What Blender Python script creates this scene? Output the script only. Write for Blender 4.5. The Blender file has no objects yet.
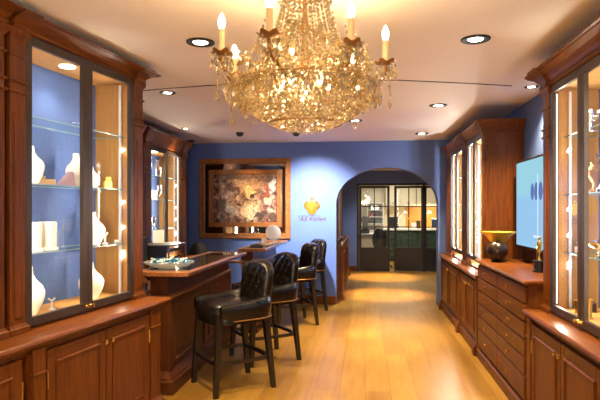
import bpy, bmesh, math, random
from mathutils import Vector, Matrix
random.seed(7)
S = bpy.context.scene
COL = S.collection
PI = math.pi
rad = math.radians

# ------------------------------------------------------------------ materials
def nm(name):
    m = bpy.data.materials.new(name); m.use_nodes = True
    nt = m.node_tree; nt.nodes.clear()
    out = nt.nodes.new('ShaderNodeOutputMaterial')
    return m, nt, out
def principled(nt, **kw):
    p = nt.nodes.new('ShaderNodeBsdfPrincipled')
    for k, v in kw.items():
        p.inputs[k.replace('_', ' ')].default_value = v
    return p
def plain(name, col, rough=.5, metal=0, noise=0, nscale=12, coat=0, bump=0):
    m, nt, out = nm(name)
    p = principled(nt, Base_Color=(*col, 1), Roughness=rough, Metallic=metal, Coat_Weight=coat)
    nt.links.new(p.outputs[0], out.inputs[0])
    if noise or bump:
        tc = nt.nodes.new('ShaderNodeTexCoord'); n = nt.nodes.new('ShaderNodeTexNoise')
        n.inputs['Scale'].default_value = nscale; n.inputs['Detail'].default_value = 4
        nt.links.new(tc.outputs['Object'], n.inputs['Vector'])
        if noise:
            r = nt.nodes.new('ShaderNodeValToRGB')
            r.color_ramp.elements[0].position = .3; r.color_ramp.elements[1].position = .7
            r.color_ramp.elements[0].color = (*[c*(1-noise) for c in col], 1)
            r.color_ramp.elements[1].color = (*[min(1, c*(1+noise)) for c in col], 1)
            nt.links.new(n.outputs['Fac'], r.inputs[0]); nt.links.new(r.outputs[0], p.inputs['Base Color'])
        if bump:
            b = nt.nodes.new('ShaderNodeBump'); b.inputs['Strength'].default_value = bump
            b.inputs['Distance'].default_value = .01
            nt.links.new(n.outputs['Fac'], b.inputs['Height']); nt.links.new(b.outputs[0], p.inputs['Normal'])
    return m
def wood(name, dark, light, scale, rough=.42, coat=.05):
    m, nt, out = nm(name)
    tc = nt.nodes.new('ShaderNodeTexCoord'); mp = nt.nodes.new('ShaderNodeMapping')
    mp.inputs['Scale'].default_value = scale
    n = nt.nodes.new('ShaderNodeTexNoise'); n.inputs['Scale'].default_value = 3.2
    n.inputs['Detail'].default_value = 7; n.inputs['Distortion'].default_value = .6; mp.inputs['Scale'].default_value = [c*1.7 for c in scale]
    r = nt.nodes.new('ShaderNodeValToRGB')
    r.color_ramp.elements[0].position = .32; r.color_ramp.elements[1].position = .68
    r.color_ramp.elements[0].color = (*dark, 1); r.color_ramp.elements[1].color = (*light, 1)
    p = principled(nt, Roughness=rough, Coat_Weight=coat, Coat_Roughness=.2); p.inputs['Specular IOR Level'].default_value = .2
    L = nt.links.new
    L(tc.outputs['Object'], mp.inputs[0]); L(mp.outputs[0], n.inputs['Vector']); L(n.outputs['Fac'], r.inputs[0])
    L(r.outputs[0], p.inputs['Base Color']); L(p.outputs[0], out.inputs[0])
    return m
def emit(name, col, st):
    m, nt, out = nm(name)
    e = nt.nodes.new('ShaderNodeEmission'); e.inputs[0].default_value = (*col, 1); e.inputs[1].default_value = st
    nt.links.new(e.outputs[0], out.inputs[0]); return m
def clear(name, tint, gloss_col=(1, 1, 1), fac=None, rough=.02, diffuse=0, dcol=(1, 1, 1), blend=1.35):
    """thin clear glass: see-through with mirror-like reflection growing at grazing angles"""
    m, nt, out = nm(name); L = nt.links.new
    t = nt.nodes.new('ShaderNodeBsdfTransparent'); t.inputs[0].default_value = (*tint, 1)
    g = nt.nodes.new('ShaderNodeBsdfGlossy'); g.inputs[0].default_value = (*gloss_col, 1); g.inputs['Roughness'].default_value = rough
    mx = nt.nodes.new('ShaderNodeMixShader')
    if fac is None:
        lw = nt.nodes.new('ShaderNodeLayerWeight'); lw.inputs[0].default_value = .5
        pw = nt.nodes.new('ShaderNodeMath'); pw.operation = 'POWER'; pw.inputs[1].default_value = 4.5; L(lw.outputs['Facing'], pw.inputs[0])
        ma = nt.nodes.new('ShaderNodeMath'); ma.operation = 'MULTIPLY_ADD'; ma.inputs[1].default_value = .14; ma.inputs[2].default_value = .016
        L(pw.outputs[0], ma.inputs[0]); L(ma.outputs[0], mx.inputs[0])
    else: mx.inputs[0].default_value = fac
    L(t.outputs[0], mx.inputs[1]); L(g.outputs[0], mx.inputs[2]); last = mx
    if diffuse:
        d = nt.nodes.new('ShaderNodeBsdfTranslucent'); d.inputs[0].default_value = (*dcol, 1)
        d2 = nt.nodes.new('ShaderNodeBsdfDiffuse'); d2.inputs[0].default_value = (*dcol, 1)
        a = nt.nodes.new('ShaderNodeMixShader'); a.inputs[0].default_value = .5
        L(d.outputs[0], a.inputs[1]); L(d2.outputs[0], a.inputs[2])
        b = nt.nodes.new('ShaderNodeMixShader'); b.inputs[0].default_value = diffuse
        L(mx.outputs[0], b.inputs[1]); L(a.outputs[0], b.inputs[2]); last = b
    L(last.outputs[0], out.inputs[0]); return m

WD, WL = (.085, .022, .0028), (.165, .047, .0065)
M = {}
M['wood_v'] = wood('cherry_wood_upright', WD, WL, (9, 9, .8))
M['wood_h'] = wood('cherry_wood_lengthwise', WD, WL, (.8, 9, 9))
M['wood_top'] = wood('cherry_worktop', (.13, .038, .007), (.21, .066, .013), (.8, 9, 9), .32, .15)
M['wood_bar_v'] = wood('bar_mahogany_upright', (.06, .018, .006), (.115, .035, .011), (9, 9, .8))
M['wood_bar_y'] = wood('bar_mahogany_lengthwise', (.06, .018, .006), (.115, .035, .011), (9, .8, 9))
M['wood_bar_top'] = wood('bar_top_wood', (.20, .075, .026), (.34, .14, .05), (9, .8, 9), .28, .4)
M['wood_dark'] = wood('dark_stained_wood', (.03, .011, .008), (.065, .022, .013), (9, 9, .8))
M['frame_wood'] = wood('picture_frame_wood', (.20, .075, .02), (.32, .13, .04), (4, 4, 4))
M['lining'] = wood('maple_lining', (.52, .26, .075), (.62, .33, .11), (6, 6, .7), .5, 0)
M['blue_lining'] = plain('blue_cloth_lining', (.08, .15, .42), .7, noise=.08, nscale=30)
M['blue_wall'] = plain('blue_wall_paint', (.095, .165, .44), .6, noise=.05, nscale=3)
M['ceiling'] = plain('ceiling_paint', (.91, .85, .77), .8, noise=.02, nscale=2)
M['cream'] = plain('cream_paint', (.66, .60, .46), .6, noise=.04, nscale=3)
M['bronze'] = plain('dark_bronze_frame', (.052, .036, .028), .38, .35)
M['steel'] = plain('dark_steel_door', (.010, .007, .007), .45, .1)
M['brass'] = plain('brass', (.78, .47, .13), .25, 1)
M['gold'] = plain('gold_plate', (.95, .62, .14), .28, 1)
M['gilt'] = plain('gilt_relief', (.85, .56, .08), .4, .55)
M['crest_gold'] = plain('crest_gilding', (.25, .155, .008), .45, .35)
M['letter_brown'] = plain('letter_bronze', (.11, .05, .018), .5, .3)
M['antique'] = plain('antique_bronze', (.35, .18, .06), .4, .8)
M['silver'] = plain('polished_silver', (.85, .85, .86), .16, 1)
M['chrome'] = plain('brushed_chrome', (.6, .6, .6), .25, 1)
M['black'] = plain('black_plastic', (.012, .012, .014), .35)
M['matt_black'] = plain('matt_black', (.006, .006, .006), .6)
M['leather'] = plain('black_brown_leather', (.007, .005, .004), .27, coat=.15, bump=.3, nscale=40)
M['leg_wood'] = plain('black_stained_leg', (.014, .009, .007), .35)
M['white'] = plain('white_velvet', (.86, .84, .80), .65, noise=.03)
M['paper'] = plain('white_card', (.9, .9, .9), .5)
M['pearl'] = plain('pearl', (.85, .80, .74), .25, coat=.5)
M['tan'] = plain('tan_leather', (.55, .36, .2), .5, noise=.1)
M['pink'] = plain('rose_cloth', (.45, .30, .34), .6)
M['brown'] = plain('brown_leather', (.06, .028, .015), .5, noise=.15)
M['ball_dark'] = plain('dark_mottled_ball', (.022, .011, .007), .3, noise=.8, nscale=25)
M['green'] = plain('green_lacquer', (.035, .075, .05), .45)
M['orange'] = plain('amber_panel', (.55, .25, .06), .5, noise=.15)
M['blue_foil'] = plain('blue_foil', (.05, .32, .68), .25, .6)
M['white_foil'] = plain('white_wrapper', (.82, .86, .88), .35)
M['red'] = plain('red_plastic', (.5, .04, .04), .4)
M['dark_glass'] = plain('dark_glass_inlay', (.05, .045, .045), .12, coat=.5)
M['mirror'] = plain('mirror_silvering', (.86, .86, .88), .02, 1)
M['candle'] = plain('ivory_candle_sleeve', (.80, .62, .34), .5)
M['teal'] = plain('teal_reflection', (.10, .32, .36), .5)
M['glass'] = clear('window_glass', (.97, .98, .98))
M['shelf_glass'] = clear('shelf_glass', (.93, .97, .96))
M['shelf_edge'] = clear('shelf_glass_edge', (.6, .8, .8), (.8, .95, .95), .25, .1, .75, (.42, .62, .62))
M['dish_glass'] = clear('cut_glass', (.9, .93, .95), fac=.35, diffuse=.3, dcol=(.7, .75, .8))
def crystal_mat():
    m, nt, out = nm('crystal'); L = nt.links.new; N = nt.nodes.new
    g = N('ShaderNodeBsdfGlass'); g.inputs['IOR'].default_value = 1.55; g.inputs['Color'].default_value = (1, .97, .90, 1); g.inputs['Roughness'].default_value = 0
    t = N('ShaderNodeBsdfTransparent'); t.inputs[0].default_value = (1, .96, .88, 1)
    gl = N('ShaderNodeBsdfGlossy'); gl.inputs[0].default_value = (1, .89, .66, 1); gl.inputs['Roughness'].default_value = .12
    d = N('ShaderNodeBsdfTranslucent'); d.inputs[0].default_value = (1, .84, .52, 1)
    a = N('ShaderNodeMixShader'); a.inputs[0].default_value = .45; L(g.outputs[0], a.inputs[1]); L(t.outputs[0], a.inputs[2])
    b = N('ShaderNodeMixShader'); b.inputs[0].default_value = .32; L(a.outputs[0], b.inputs[1]); L(gl.outputs[0], b.inputs[2])
    c = N('ShaderNodeMixShader'); c.inputs[0].default_value = .22; L(b.outputs[0], c.inputs[1]); L(d.outputs[0], c.inputs[2])
    L(c.outputs[0], out.inputs[0]); return m
M['crystal'] = crystal_mat()
M['flame'] = emit('candle_bulb_glow', (1, .82, .50), 22)
M['lamp'] = emit('downlight_glow', (1, .90, .74), 14)
M['led'] = emit('led_glow', (1, .93, .82), 2.2)
M['led_spot'] = emit('led_spot_glow', (1, .93, .80), 4)
M['work_glow'] = emit('workshop_lamp_glow', (1, .85, .6), 6)

def floor_mat():
    m, nt, out = nm('oak_planks'); L = nt.links.new
    tc = nt.nodes.new('ShaderNodeTexCoord'); mp = nt.nodes.new('ShaderNodeMapping')
    mp.inputs['Rotation'].default_value = (0, 0, rad(90))
    br = nt.nodes.new('ShaderNodeTexBrick'); br.offset = .37; br.inputs['Scale'].default_value = 1
    br.inputs['Brick Width'].default_value = 1.9; br.inputs['Row Height'].default_value = .21
    br.inputs['Mortar Size'].default_value = .0022; br.inputs['Bias'].default_value = 0
    br.inputs['Color1'].default_value = (.245, .130, .020, 1); br.inputs['Color2'].default_value = (.335, .188, .032, 1)
    br.inputs['Mortar'].default_value = (.13, .06, .016, 1)
    mp2 = nt.nodes.new('ShaderNodeMapping'); mp2.inputs['Scale'].default_value = (9, .7, 1)
    n = nt.nodes.new('ShaderNodeTexNoise'); n.inputs['Scale'].default_value = 2.5; n.inputs['Detail'].default_value = 7
    r = nt.nodes.new('ShaderNodeValToRGB')
    r.color_ramp.elements[0].position = .3; r.color_ramp.elements[0].color = (.80, .76, .70, 1)
    r.color_ramp.elements[1].position = .7; r.color_ramp.elements[1].color = (1.1, 1.08, 1.05, 1)
    mx = nt.nodes.new('ShaderNodeMix'); mx.data_type = 'RGBA'; mx.blend_type = 'MULTIPLY'; mx.inputs[0].default_value = 1
    p = principled(nt, Roughness=.36)
    L(tc.outputs['Object'], mp.inputs[0]); L(mp.outputs[0], br.inputs['Vector'])
    L(tc.outputs['Object'], mp2.inputs[0]); L(mp2.outputs[0], n.inputs['Vector']); L(n.outputs['Fac'], r.inputs[0])
    L(br.outputs['Color'], mx.inputs[6]); L(r.outputs[0], mx.inputs[7])
    L(mx.outputs[2], p.inputs['Base Color']); L(p.outputs[0], out.inputs[0])
    return m
M['floor'] = floor_mat()

def canvas_mat():
    """a busy brown interior scene in oils; object x 0..1.04, z 0..0.76"""
    m, nt, out = nm('painted_canvas'); L = nt.links.new; N = nt.nodes.new
    tc = N('ShaderNodeTexCoord'); sep = N('ShaderNodeSeparateXYZ'); nd = N('ShaderNodeTexNoise'); nd.inputs['Scale'].default_value = 9; nd.inputs['Detail'].default_value = 5; L(tc.outputs['Object'], nd.inputs['Vector'])
    dv = N('ShaderNodeVectorMath'); dv.operation = 'MULTIPLY_ADD'; dv.inputs[1].default_value = (.26, .26, .26); L(nd.outputs['Color'], dv.inputs[0])
    ds = N('ShaderNodeVectorMath'); ds.operation = 'ADD'; ds.inputs[1].default_value = (-.13, -.13, -.13); L(tc.outputs['Object'], ds.inputs[0]); L(ds.outputs[0], dv.inputs[2]); L(dv.outputs[0], sep.inputs[0])
    v = N('ShaderNodeTexVoronoi'); v.inputs['Scale'].default_value = 17; L(tc.outputs['Object'], v.inputs['Vector'])
    n = N('ShaderNodeTexNoise'); n.inputs['Scale'].default_value = 7; n.inputs['Detail'].default_value = 8; L(tc.outputs['Object'], n.inputs['Vector'])
    sv = N('ShaderNodeSeparateColor'); L(v.outputs['Color'], sv.inputs[0])
    a = N('ShaderNodeMath'); a.operation = 'MULTIPLY_ADD'; a.inputs[1].default_value = .42; L(sv.outputs[0], a.inputs[0]); 
    nb = N('ShaderNodeMath'); nb.operation = 'MULTIPLY'; nb.inputs[1].default_value = .62; L(n.outputs['Fac'], nb.inputs[0]); L(nb.outputs[0], a.inputs[2])
    r = N('ShaderNodeValToRGB'); e = r.color_ramp.elements
    e[0].position = .22; e[0].color = (.028, .012, .010, 1); e[1].position = .80; e[1].color = (.72, .52, .38, 1)
    for ps, c in ((.38, (.10, .032, .022, 1)), (.52, (.24, .10, .07, 1)), (.64, (.40, .22, .16, 1))):
        k = e.new(ps); k.color = c
    L(a.outputs[0], r.inputs[0]); cur = r.outputs[0]
    def blob(cx, cz, sx, sz, col, soft, wob, cur):
        def term(o, c, s):
            q = N('ShaderNodeMath'); q.operation = 'SUBTRACT'; q.inputs[1].default_value = c; L(o, q.inputs[0])
            q2 = N('ShaderNodeMath'); q2.operation = 'DIVIDE'; q2.inputs[1].default_value = s; L(q.outputs[0], q2.inputs[0])
            q3 = N('ShaderNodeMath'); q3.operation = 'POWER'; q3.inputs[1].default_value = 2; 
            q4 = N('ShaderNodeMath'); q4.operation = 'ABSOLUTE'; L(q2.outputs[0], q4.inputs[0]); L(q4.outputs[0], q3.inputs[0]); return q3.outputs[0]
        s = N('ShaderNodeMath'); s.operation = 'ADD'; L(term(sep.outputs[0], cx, sx), s.inputs[0]); L(term(sep.outputs[2], cz, sz), s.inputs[1])
        w = N('ShaderNodeMath'); w.operation = 'MULTIPLY_ADD'; w.inputs[1].default_value = wob; L(n.outputs['Fac'], w.inputs[0]); L(s.outputs[0], w.inputs[2])
        mr = N('ShaderNodeMapRange'); mr.inputs[1].default_value = 1+wob*.5; mr.inputs[2].default_value = 1+wob*.5-soft
        L(w.outputs[0], mr.inputs[0])
        mx = N('ShaderNodeMix'); mx.data_type = 'RGBA'; mx.inputs[7].default_value = (*col, 1)
        L(mr.outputs[0], mx.inputs[0]); L(cur, mx.inputs[6]); return mx.outputs[2]
    cur = blob(.55, .74, .60, .10, (.16, .075, .045), .7, 1, cur)      # beams
    cur = blob(.55, .57, .46, .14, (.50, .30, .17), .9, 1.2, cur)      # back wall
    cur = blob(.30, .50, .13, .15, (.12, .05, .035), .3, 1.5, cur)
    cur = blob(.24, .40, .15, .12, (.52, .36, .30), .9, 3.5, cur)
    cur = blob(.30, .20, .12, .13, (.55, .46, .42), .8, 3, cur)
    cur = blob(.12, .28, .09, .18, (.09, .045, .04), .6, 2.5, cur)
    cur = blob(.60, .50, .085, .11, (.95, .74, .34), .5, .6, cur)      # window
    cur = blob(.62, .26, .17, .13, (.85, .62, .34), .9, 2.6, cur)      # bright figure
    cur = blob(.58, .14, .17, .12, (.92, .76, .50), .8, 2.2, cur)
    cur = blob(.88, .48, .10, .15, (.36, .08, .04), .8, 2.5, cur)      # red figure
    cur = blob(.90, .36, .07, .09, (.78, .58, .40), .7, 2, cur)
    cur = blob(.86, .12, .20, .06, (.09, .05, .035), .7, 2, cur)
    cur = blob(.985, .60, .05, .14, (.60, .52, .44), .4, .6, cur)
    v2 = N('ShaderNodeTexVoronoi'); v2.inputs['Scale'].default_value = 26; L(dv.outputs[0], v2.inputs['Vector'])
    s2 = N('ShaderNodeSeparateColor'); L(v2.outputs['Color'], s2.inputs[0])
    m2 = N('ShaderNodeMapRange'); m2.inputs[3].default_value = .42; m2.inputs[4].default_value = 1.15; L(s2.outputs[1], m2.inputs[0])
    mm = N('ShaderNodeMix'); mm.data_type = 'RGBA'; mm.blend_type = 'MULTIPLY'; mm.inputs[0].default_value = 1; L(cur, mm.inputs[6]); L(m2.outputs[0], mm.inputs[7]); cur = mm.outputs[2]
    p = principled(nt, Roughness=.45); L(cur, p.inputs['Base Color']); L(p.outputs[0], out.inputs[0])
    return m
M['canvas'] = canvas_mat()

def screen_mat():
    """television picture: pale blue field, teal upper half, a violet stone on a white stem; object y 0..1.36 (towards the door side), z 0..0.82"""
    m, nt, out = nm('tv_picture'); L = nt.links.new; N = nt.nodes.new
    tc = N('ShaderNodeTexCoord'); sep = N('ShaderNodeSeparateXYZ'); L(tc.outputs['Object'], sep.inputs[0])
    mr = N('ShaderNodeMapRange'); mr.inputs[1].default_value = .46; mr.inputs[2].default_value = .52; L(sep.outputs[2], mr.inputs[0])
    mx = N('ShaderNodeMix'); mx.data_type = 'RGBA'; mx.inputs[6].default_value = (.29, .52, .76, 1); mx.inputs[7].default_value = (.30, .58, .70, 1)
    L(mr.outputs[0], mx.inputs[0])
    e = N('ShaderNodeEmission'); e.inputs[1].default_value = .52; L(mx.outputs[2], e.inputs[0]); L(e.outputs[0], out.inputs[0])
    return m
M['screen'] = screen_mat()
M['screen_violet'] = emit('tv_violet', (.13, .20, .50), .45)
M['screen_white'] = emit('tv_white', (.75, .82, .95), .5)

# ------------------------------------------------------------------ mesh builder
class MB:
    def __init__(s): s.b = bmesh.new()
    def box(s, x0, y0, z0, x1, y1, z1, bev=0, mat=None, idx=0):
        g = bmesh.ops.create_cube(s.b, size=1)
        vs = g['verts']
        for v in vs:
            v.co = Vector((x0+(v.co.x+.5)*(x1-x0), y0+(v.co.y+.5)*(y1-y0), z0+(v.co.z+.5)*(z1-z0)))
        if bev:
            es = list({e for v in vs for e in v.link_edges})
            r = bmesh.ops.bevel(s.b, geom=es, offset=bev, segments=1, affect='EDGES', profile=.5)
            vs = list({v for f in r['faces'] for v in f.verts} | {v for v in vs if v.is_valid})
        if mat is not None:
            for v in vs: v.co = mat @ v.co
        if idx:
            for f in {f for v in vs for f in v.link_faces}: f.material_index = idx
        return s
    def loft(s, rings, caps=True, closed=False):
        R = [[s.b.verts.new(p) for p in r] for r in rings]
        n = len(R[0]); m = len(R)
        for i in range(m if closed else m-1):
            a, b = R[i], R[(i+1) % m]
            for j in range(n):
                k = (j+1) % n
                s.b.faces.new((a[j], a[k], b[k], b[j]))
        if caps and not closed:
            s.b.faces.new(list(reversed(R[0]))); s.b.faces.new(R[-1])
        return s
    def rect_loft(s, prof, x0, x1, y0, y1, left=1, right=1, back=0):
        """mitred moulding: prof = (z, overhang)"""
        return s.loft([[(x0-o*left, y0-o, z), (x1+o*right, y0-o, z), (x1+o*right, y1+o*back, z), (x0-o*left, y1+o*back, z)] for z, o in prof])
    def lathe(s, prof, c=(0, 0, 0), seg=24, sx=1, sy=1, axis='z'):
        rings = []
        for r, z in prof:
            ring = []
            for k in range(seg):
                a = 2*PI*k/seg; p = (r*math.cos(a)*sx, r*math.sin(a)*sy, z)
                if axis == 'x': p = (p[2], p[0], p[1])
                if axis == 'y': p = (p[0], -p[2], p[1])
                ring.append((c[0]+p[0], c[1]+p[1], c[2]+p[2]))
            rings.append(ring)
        return s.loft(rings)
    def tube(s, pts, r, seg=8, rect=None):
        pts = [Vector(p) for p in pts]; n = len(pts)
        rs = r if isinstance(r, (list, tuple)) else [r]*n
        rings = []; up = None
        for i, p in enumerate(pts):
            t = (pts[min(i+1, n-1)]-pts[max(i-1, 0)]).normalized()
            if up is None: up = Vector((0, 0, 1)) if abs(t.z) < .9 else Vector((1, 0, 0))
            a = t.cross(up).normalized(); up = a.cross(t).normalized()
            if rect:
                w, h = rect
                rings.append([tuple(p+a*w*q+up*h*k) for q, k in ((-1, -1), (1, -1), (1, 1), (-1, 1))])
            else:
                rings.append([tuple(p+a*rs[i]*math.cos(2*PI*k/seg)+up*rs[i]*math.sin(2*PI*k/seg)) for k in range(seg)])
        return s.loft(rings)
    def ring(s, R, r, c=(0, 0, 0), seg=32, rect=None, sx=1, sy=1):
        rings = []
        for k in range(seg):
            a = 2*PI*k/seg; d = Vector((math.cos(a)*sx, math.sin(a)*sy, 0)); p = Vector(c)+d*R; d = d.normalized()
            w, h = rect if rect else (r, r)
            if rect: q = ((-w, -h), (w, -h), (w, h), (-w, h))
            else: q = [(r*math.cos(2*PI*j/8), r*math.sin(2*PI*j/8)) for j in range(8)]
            rings.append([tuple(p+d*u+Vector((0, 0, v))) for u, v in q])
        return s.loft(rings, closed=True)
    def ball(s, c, rx, ry=None, rz=None, seg=16):
        ry = ry or rx; rz = rz or rx
        prof = [(max(.001, math.sin(PI*k/(seg//2))), -math.cos(PI*k/(seg//2))) for k in range(seg//2+1)]
        return s.loft([[(c[0]+r*rx*math.cos(2*PI*j/seg), c[1]+r*ry*math.sin(2*PI*j/seg), c[2]+z*rz) for j in range(seg)] for r, z in prof])
    def octa(s, c, r, h=None, ax=None):
        h = h or r; c = Vector(c); a = random.random()*PI
        top = s.b.verts.new(c+Vector((0, 0, h))); bot = s.b.verts.new(c-Vector((0, 0, h)))
        q = [s.b.verts.new(c+Vector((r*math.cos(a+k*PI/2), r*math.sin(a+k*PI/2), 0))) for k in range(4)]
        for k in range(4):
            s.b.faces.new((q[k], q[(k+1) % 4], top)); s.b.faces.new((q[(k+1) % 4], q[k], bot))
        return s
    def prism(s, poly, axis, lo, hi):
        def p(u, v, w):
            return (w, u, v) if axis == 'x' else ((u, w, v) if axis == 'y' else (u, v, w))
        return s.loft([[p(u, v, lo) for u, v in poly], [p(u, v, hi) for u, v in poly]])
    def xf(s, mat):
        for v in s.b.verts: v.co = mat @ v.co
        return s
    def build(s, name, mat, parent=None, smooth=None, label=None):
        bmesh.ops.recalc_face_normals(s.b, faces=s.b.faces[:])
        me = bpy.data.meshes.new(name); s.b.to_mesh(me); s.b.free()
        for m in (mat if isinstance(mat, (list, tuple)) else [mat]): me.materials.append(M[m])
        if smooth:
            me.polygons.foreach_set('use_smooth', [True]*len(me.polygons)); me.set_sharp_from_angle(angle=rad(smooth))
        o = bpy.data.objects.new(name, me); COL.objects.link(o)
        if parent: o.parent = parent
        if label: o['label'] = label
        return o

def thing(name, label, cat, loc=(0, 0, 0), rz=0, group=None):
    o = bpy.data.objects.new(name, None); COL.objects.link(o); o.empty_display_size = .1
    o.location = loc; o.rotation_euler = (0, 0, rz); return tag(o, label, cat, group)
def tag(o, label, cat, group=None, loc=None, rz=None):
    o['label'] = label; o['category'] = cat
    if group: o['group'] = group
    if loc: o.location = loc
    if rz is not None: o.rotation_euler = (0, 0, rz)
    return o
def dup(root, loc, rz=None, label=None, group=None):
    def cp(o, par):
        c = o.copy(); COL.objects.link(c)
        if par: c.parent = par
        for ch in o.children: cp(ch, c)
        return c
    r = cp(root, None); r.location = loc
    if rz is not None: r.rotation_euler = (0, 0, rz)
    if label: r['label'] = label
    if group: r['group'] = group
    return r
def struct(o): o['kind'] = 'structure'; return o
def light(name, kind, loc, energy, col, size=.1, aim=None, spot=None, blend=.5, sy=None):
    l = bpy.data.lights.new(name, kind); l.energy = energy; l.color = col
    if kind == 'AREA':
        l.size = size
        if sy: l.shape = 'RECTANGLE'; l.size_y = sy
    else: l.shadow_soft_size = size
    if kind == 'SPOT': l.spot_size = rad(spot); l.spot_blend = blend
    o = bpy.data.objects.new(name, l); COL.objects.link(o); o.location = loc
    if aim is not None:
        d = Vector(aim)-Vector(loc); o.rotation_euler = d.to_track_quat('-Z', 'Y').to_euler()
    return o
WARM, NEUT, COOL = (1, .70, .40), (1, .84, .64), (1, .86, .66)

# ------------------------------------------------------------------ camera
A = math.atan(65/540)
cd = bpy.data.cameras.new('camera'); cam = bpy.data.objects.new('camera', cd); COL.objects.link(cam)
cam.location = (0, 0, 1.5); cam.rotation_euler = (PI/2, 0, A)
cd.sensor_width = 36; cd.lens = 540/600*36; cd.shift_y = 10/600; cd.clip_start = .05; cd.clip_end = 60
S.camera = cam
S.view_settings.view_transform = 'Standard'; S.view_settings.look = 'None'
S.view_settings.gamma = 1; S.view_settings.use_curve_mapping = False; S.view_settings.exposure = 1.12
w = bpy.data.worlds.new('dim_room'); S.world = w; w.use_nodes = True
w.node_tree.nodes['Background'].inputs[0].default_value = (.9, .75, .6, 1); w.node_tree.nodes['Background'].inputs[1].default_value = .02

# ------------------------------------------------------------------ room shell
CZ, YB, XR, XL = 2.59, 8.6, 1.62, -3.0
TH = rad(7.6); U = Vector((math.sin(TH), math.cos(TH), 0)); NV = Vector((math.cos(TH), -math.sin(TH), 0))
P0 = Vector((-1.672, 3.925, 0)); LROT = PI/2-TH
struct(MB().box(-4.5, -3.2, -.1, 3.4, 17.2, 0).build('floor', 'floor'))
struct(MB().box(-4.5, -3.2, CZ, 1.9, YB+.02, CZ+.1).build('ceiling', 'ceiling'))
struct(MB().box(-1.2, YB+.02, 2.46, 3.4, 13.3, 2.6).build('ceiling_corridor', 'ceiling'))
struct(MB().box(-1.2, 13.3, 2.6, 3.4, 17.2, 2.7).build('ceiling_workshop', 'cream'))
struct(MB().box(XR, -3.2, 0, XR+.15, YB+.25, CZ).build('wall_right', 'blue_wall'))
struct(MB().box(XL-.15, 3.98, 0, XL, YB+.25, CZ).build('wall_left', 'blue_wall'))
m = MB()
a_ = P0-NV*.44; b_ = a_-U*7.3
m.prism([(a_.x, a_.y), (b_.x, b_.y), (b_.x-.14, b_.y), (a_.x-.14, a_.y)], 'z', 0, CZ)
struct(m.build('wall_left_near', 'blue_wall'))
struct(MB().box(XL-.15, 3.86, 0, a_.x-.12, 3.98, CZ).build('wall_left_return', 'blue_wall'))
struct(MB().box(-4.2, -3.3, 0, XR+.15, -3.2, CZ).build('wall_rear', 'blue_wall'))
# back wall with the arched passage
AXL, AXR, ASZ, AAZ = -.455, 1.13, 1.60, 2.17
cx, hw, hh = (AXL+AXR)/2, (AXR-AXL)/2, AAZ-ASZ
arc = [(cx-hw*math.cos(PI*k/40), ASZ+hh*math.sin(PI*k/40)) for k in range(41)]
m = MB()
m.box(XL-.15, YB, 0, AXL, YB+.22, CZ)
m.box(AXR, YB, 0, XR+.15, YB+.22, CZ)
for k in range(40):
    (x0, z0), (x1, z1) = arc[k], arc[k+1]
    m.prism([(x0, z0), (x1, z1), (x1, CZ), (x0, CZ)], 'y', YB, YB+.22)
bmesh.ops.remove_doubles(m.b, verts=m.b.verts[:], dist=.0005)
struct(m.build('wall_back', 'blue_wall'))
# corridor and the wall with the steel doors
struct(MB().box(-1.2, YB+.22, 0, -.86, 13.3, 2.46).build('wall_corridor_left', 'blue_wall'))
struct(MB().box(1.95, YB+.22, 0, 2.1, 13.3, 2.46).build('wall_corridor_right', 'blue_wall'))
m = MB(); DX0, DX1, DZ, DY = -.20, 2.20, 2.15, 13.3
m.box(-1.2, DY, 0, DX0, DY+.12, 2.6); m.box(DX0, DY, DZ, 3.4, DY+.12, 2.6); m.box(DX1, DY, 0, 3.4, DY+.12, DZ)
struct(m.build('wall_doors', 'blue_wall'))
struct(MB().box(-1.2, DY-.015, 0, DX0-.005, DY, .13).build('baseboard_doors', 'wood_h'))
m = MB(); m.box(-2.9, YB-.018, 0, AXL, YB, .13, .004)
struct(m.build('baseboard_back', 'wood_h'))
struct(MB().box(-1.2, 13.42, 0, -.9, 17.2, 2.6).build('wall_workshop_left', 'cream'))
struct(MB().box(3.1, 13.42, 0, 3.4, 17.2, 2.6).build('wall_workshop_right', 'cream'))
struct(MB().box(-.9, 16.9, 0, 3.1, 17.2, 2.6).build('wall_workshop_back', 'cream'))

# ------------------------------------------------------------------ cabinet joinery
def panel_door(name, w, h, x, z, par, mats='wood_v', knob=None, hinge=None, y=0):
    m = MB(); fw = .062
    m.box(0, -.022, 0, fw, .018, h, .003); m.box(w-fw, -.022, 0, w, .018, h, .003)
    m.box(fw, -.022, 0, w-fw, .018, fw, .003); m.box(fw, -.022, h-fw, w-fw, .018, h, .003)
    a = fw; 
    def rr(i, yy): return [(a+i, yy, a+i), (w-a-i, yy, a+i), (w-a-i, yy, h-a-i), (a+i, yy, h-a-i)]
    m.loft([rr(0, -.024), rr(.012, -.032), rr(.020, -.004), rr(.036, -.004), rr(.07, -.021)])
    m.xf(Matrix.Translation((x, y, z)))
    o = m.build(name, mats, par)
    if knob is not None:
        kx = x+(w-.03 if knob > 0 else .03)
        MB().lathe([(.006, -.022), (.006, .036-.022), (.015, .040-.022), (.015, .050-.022), (.006, .056-.022)], (kx, y-.022, z+h-.07), 12, axis='y').build('knob', 'brass', o, 40)
    if hinge is not None:
        hx = x+(0 if hinge < 0 else w)
        MB().lathe([(.006, 0), (.006, .09)], (hx, y-.022, z+h-.2), 8).build('hinge', 'brass', o, 40)
    return o

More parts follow.
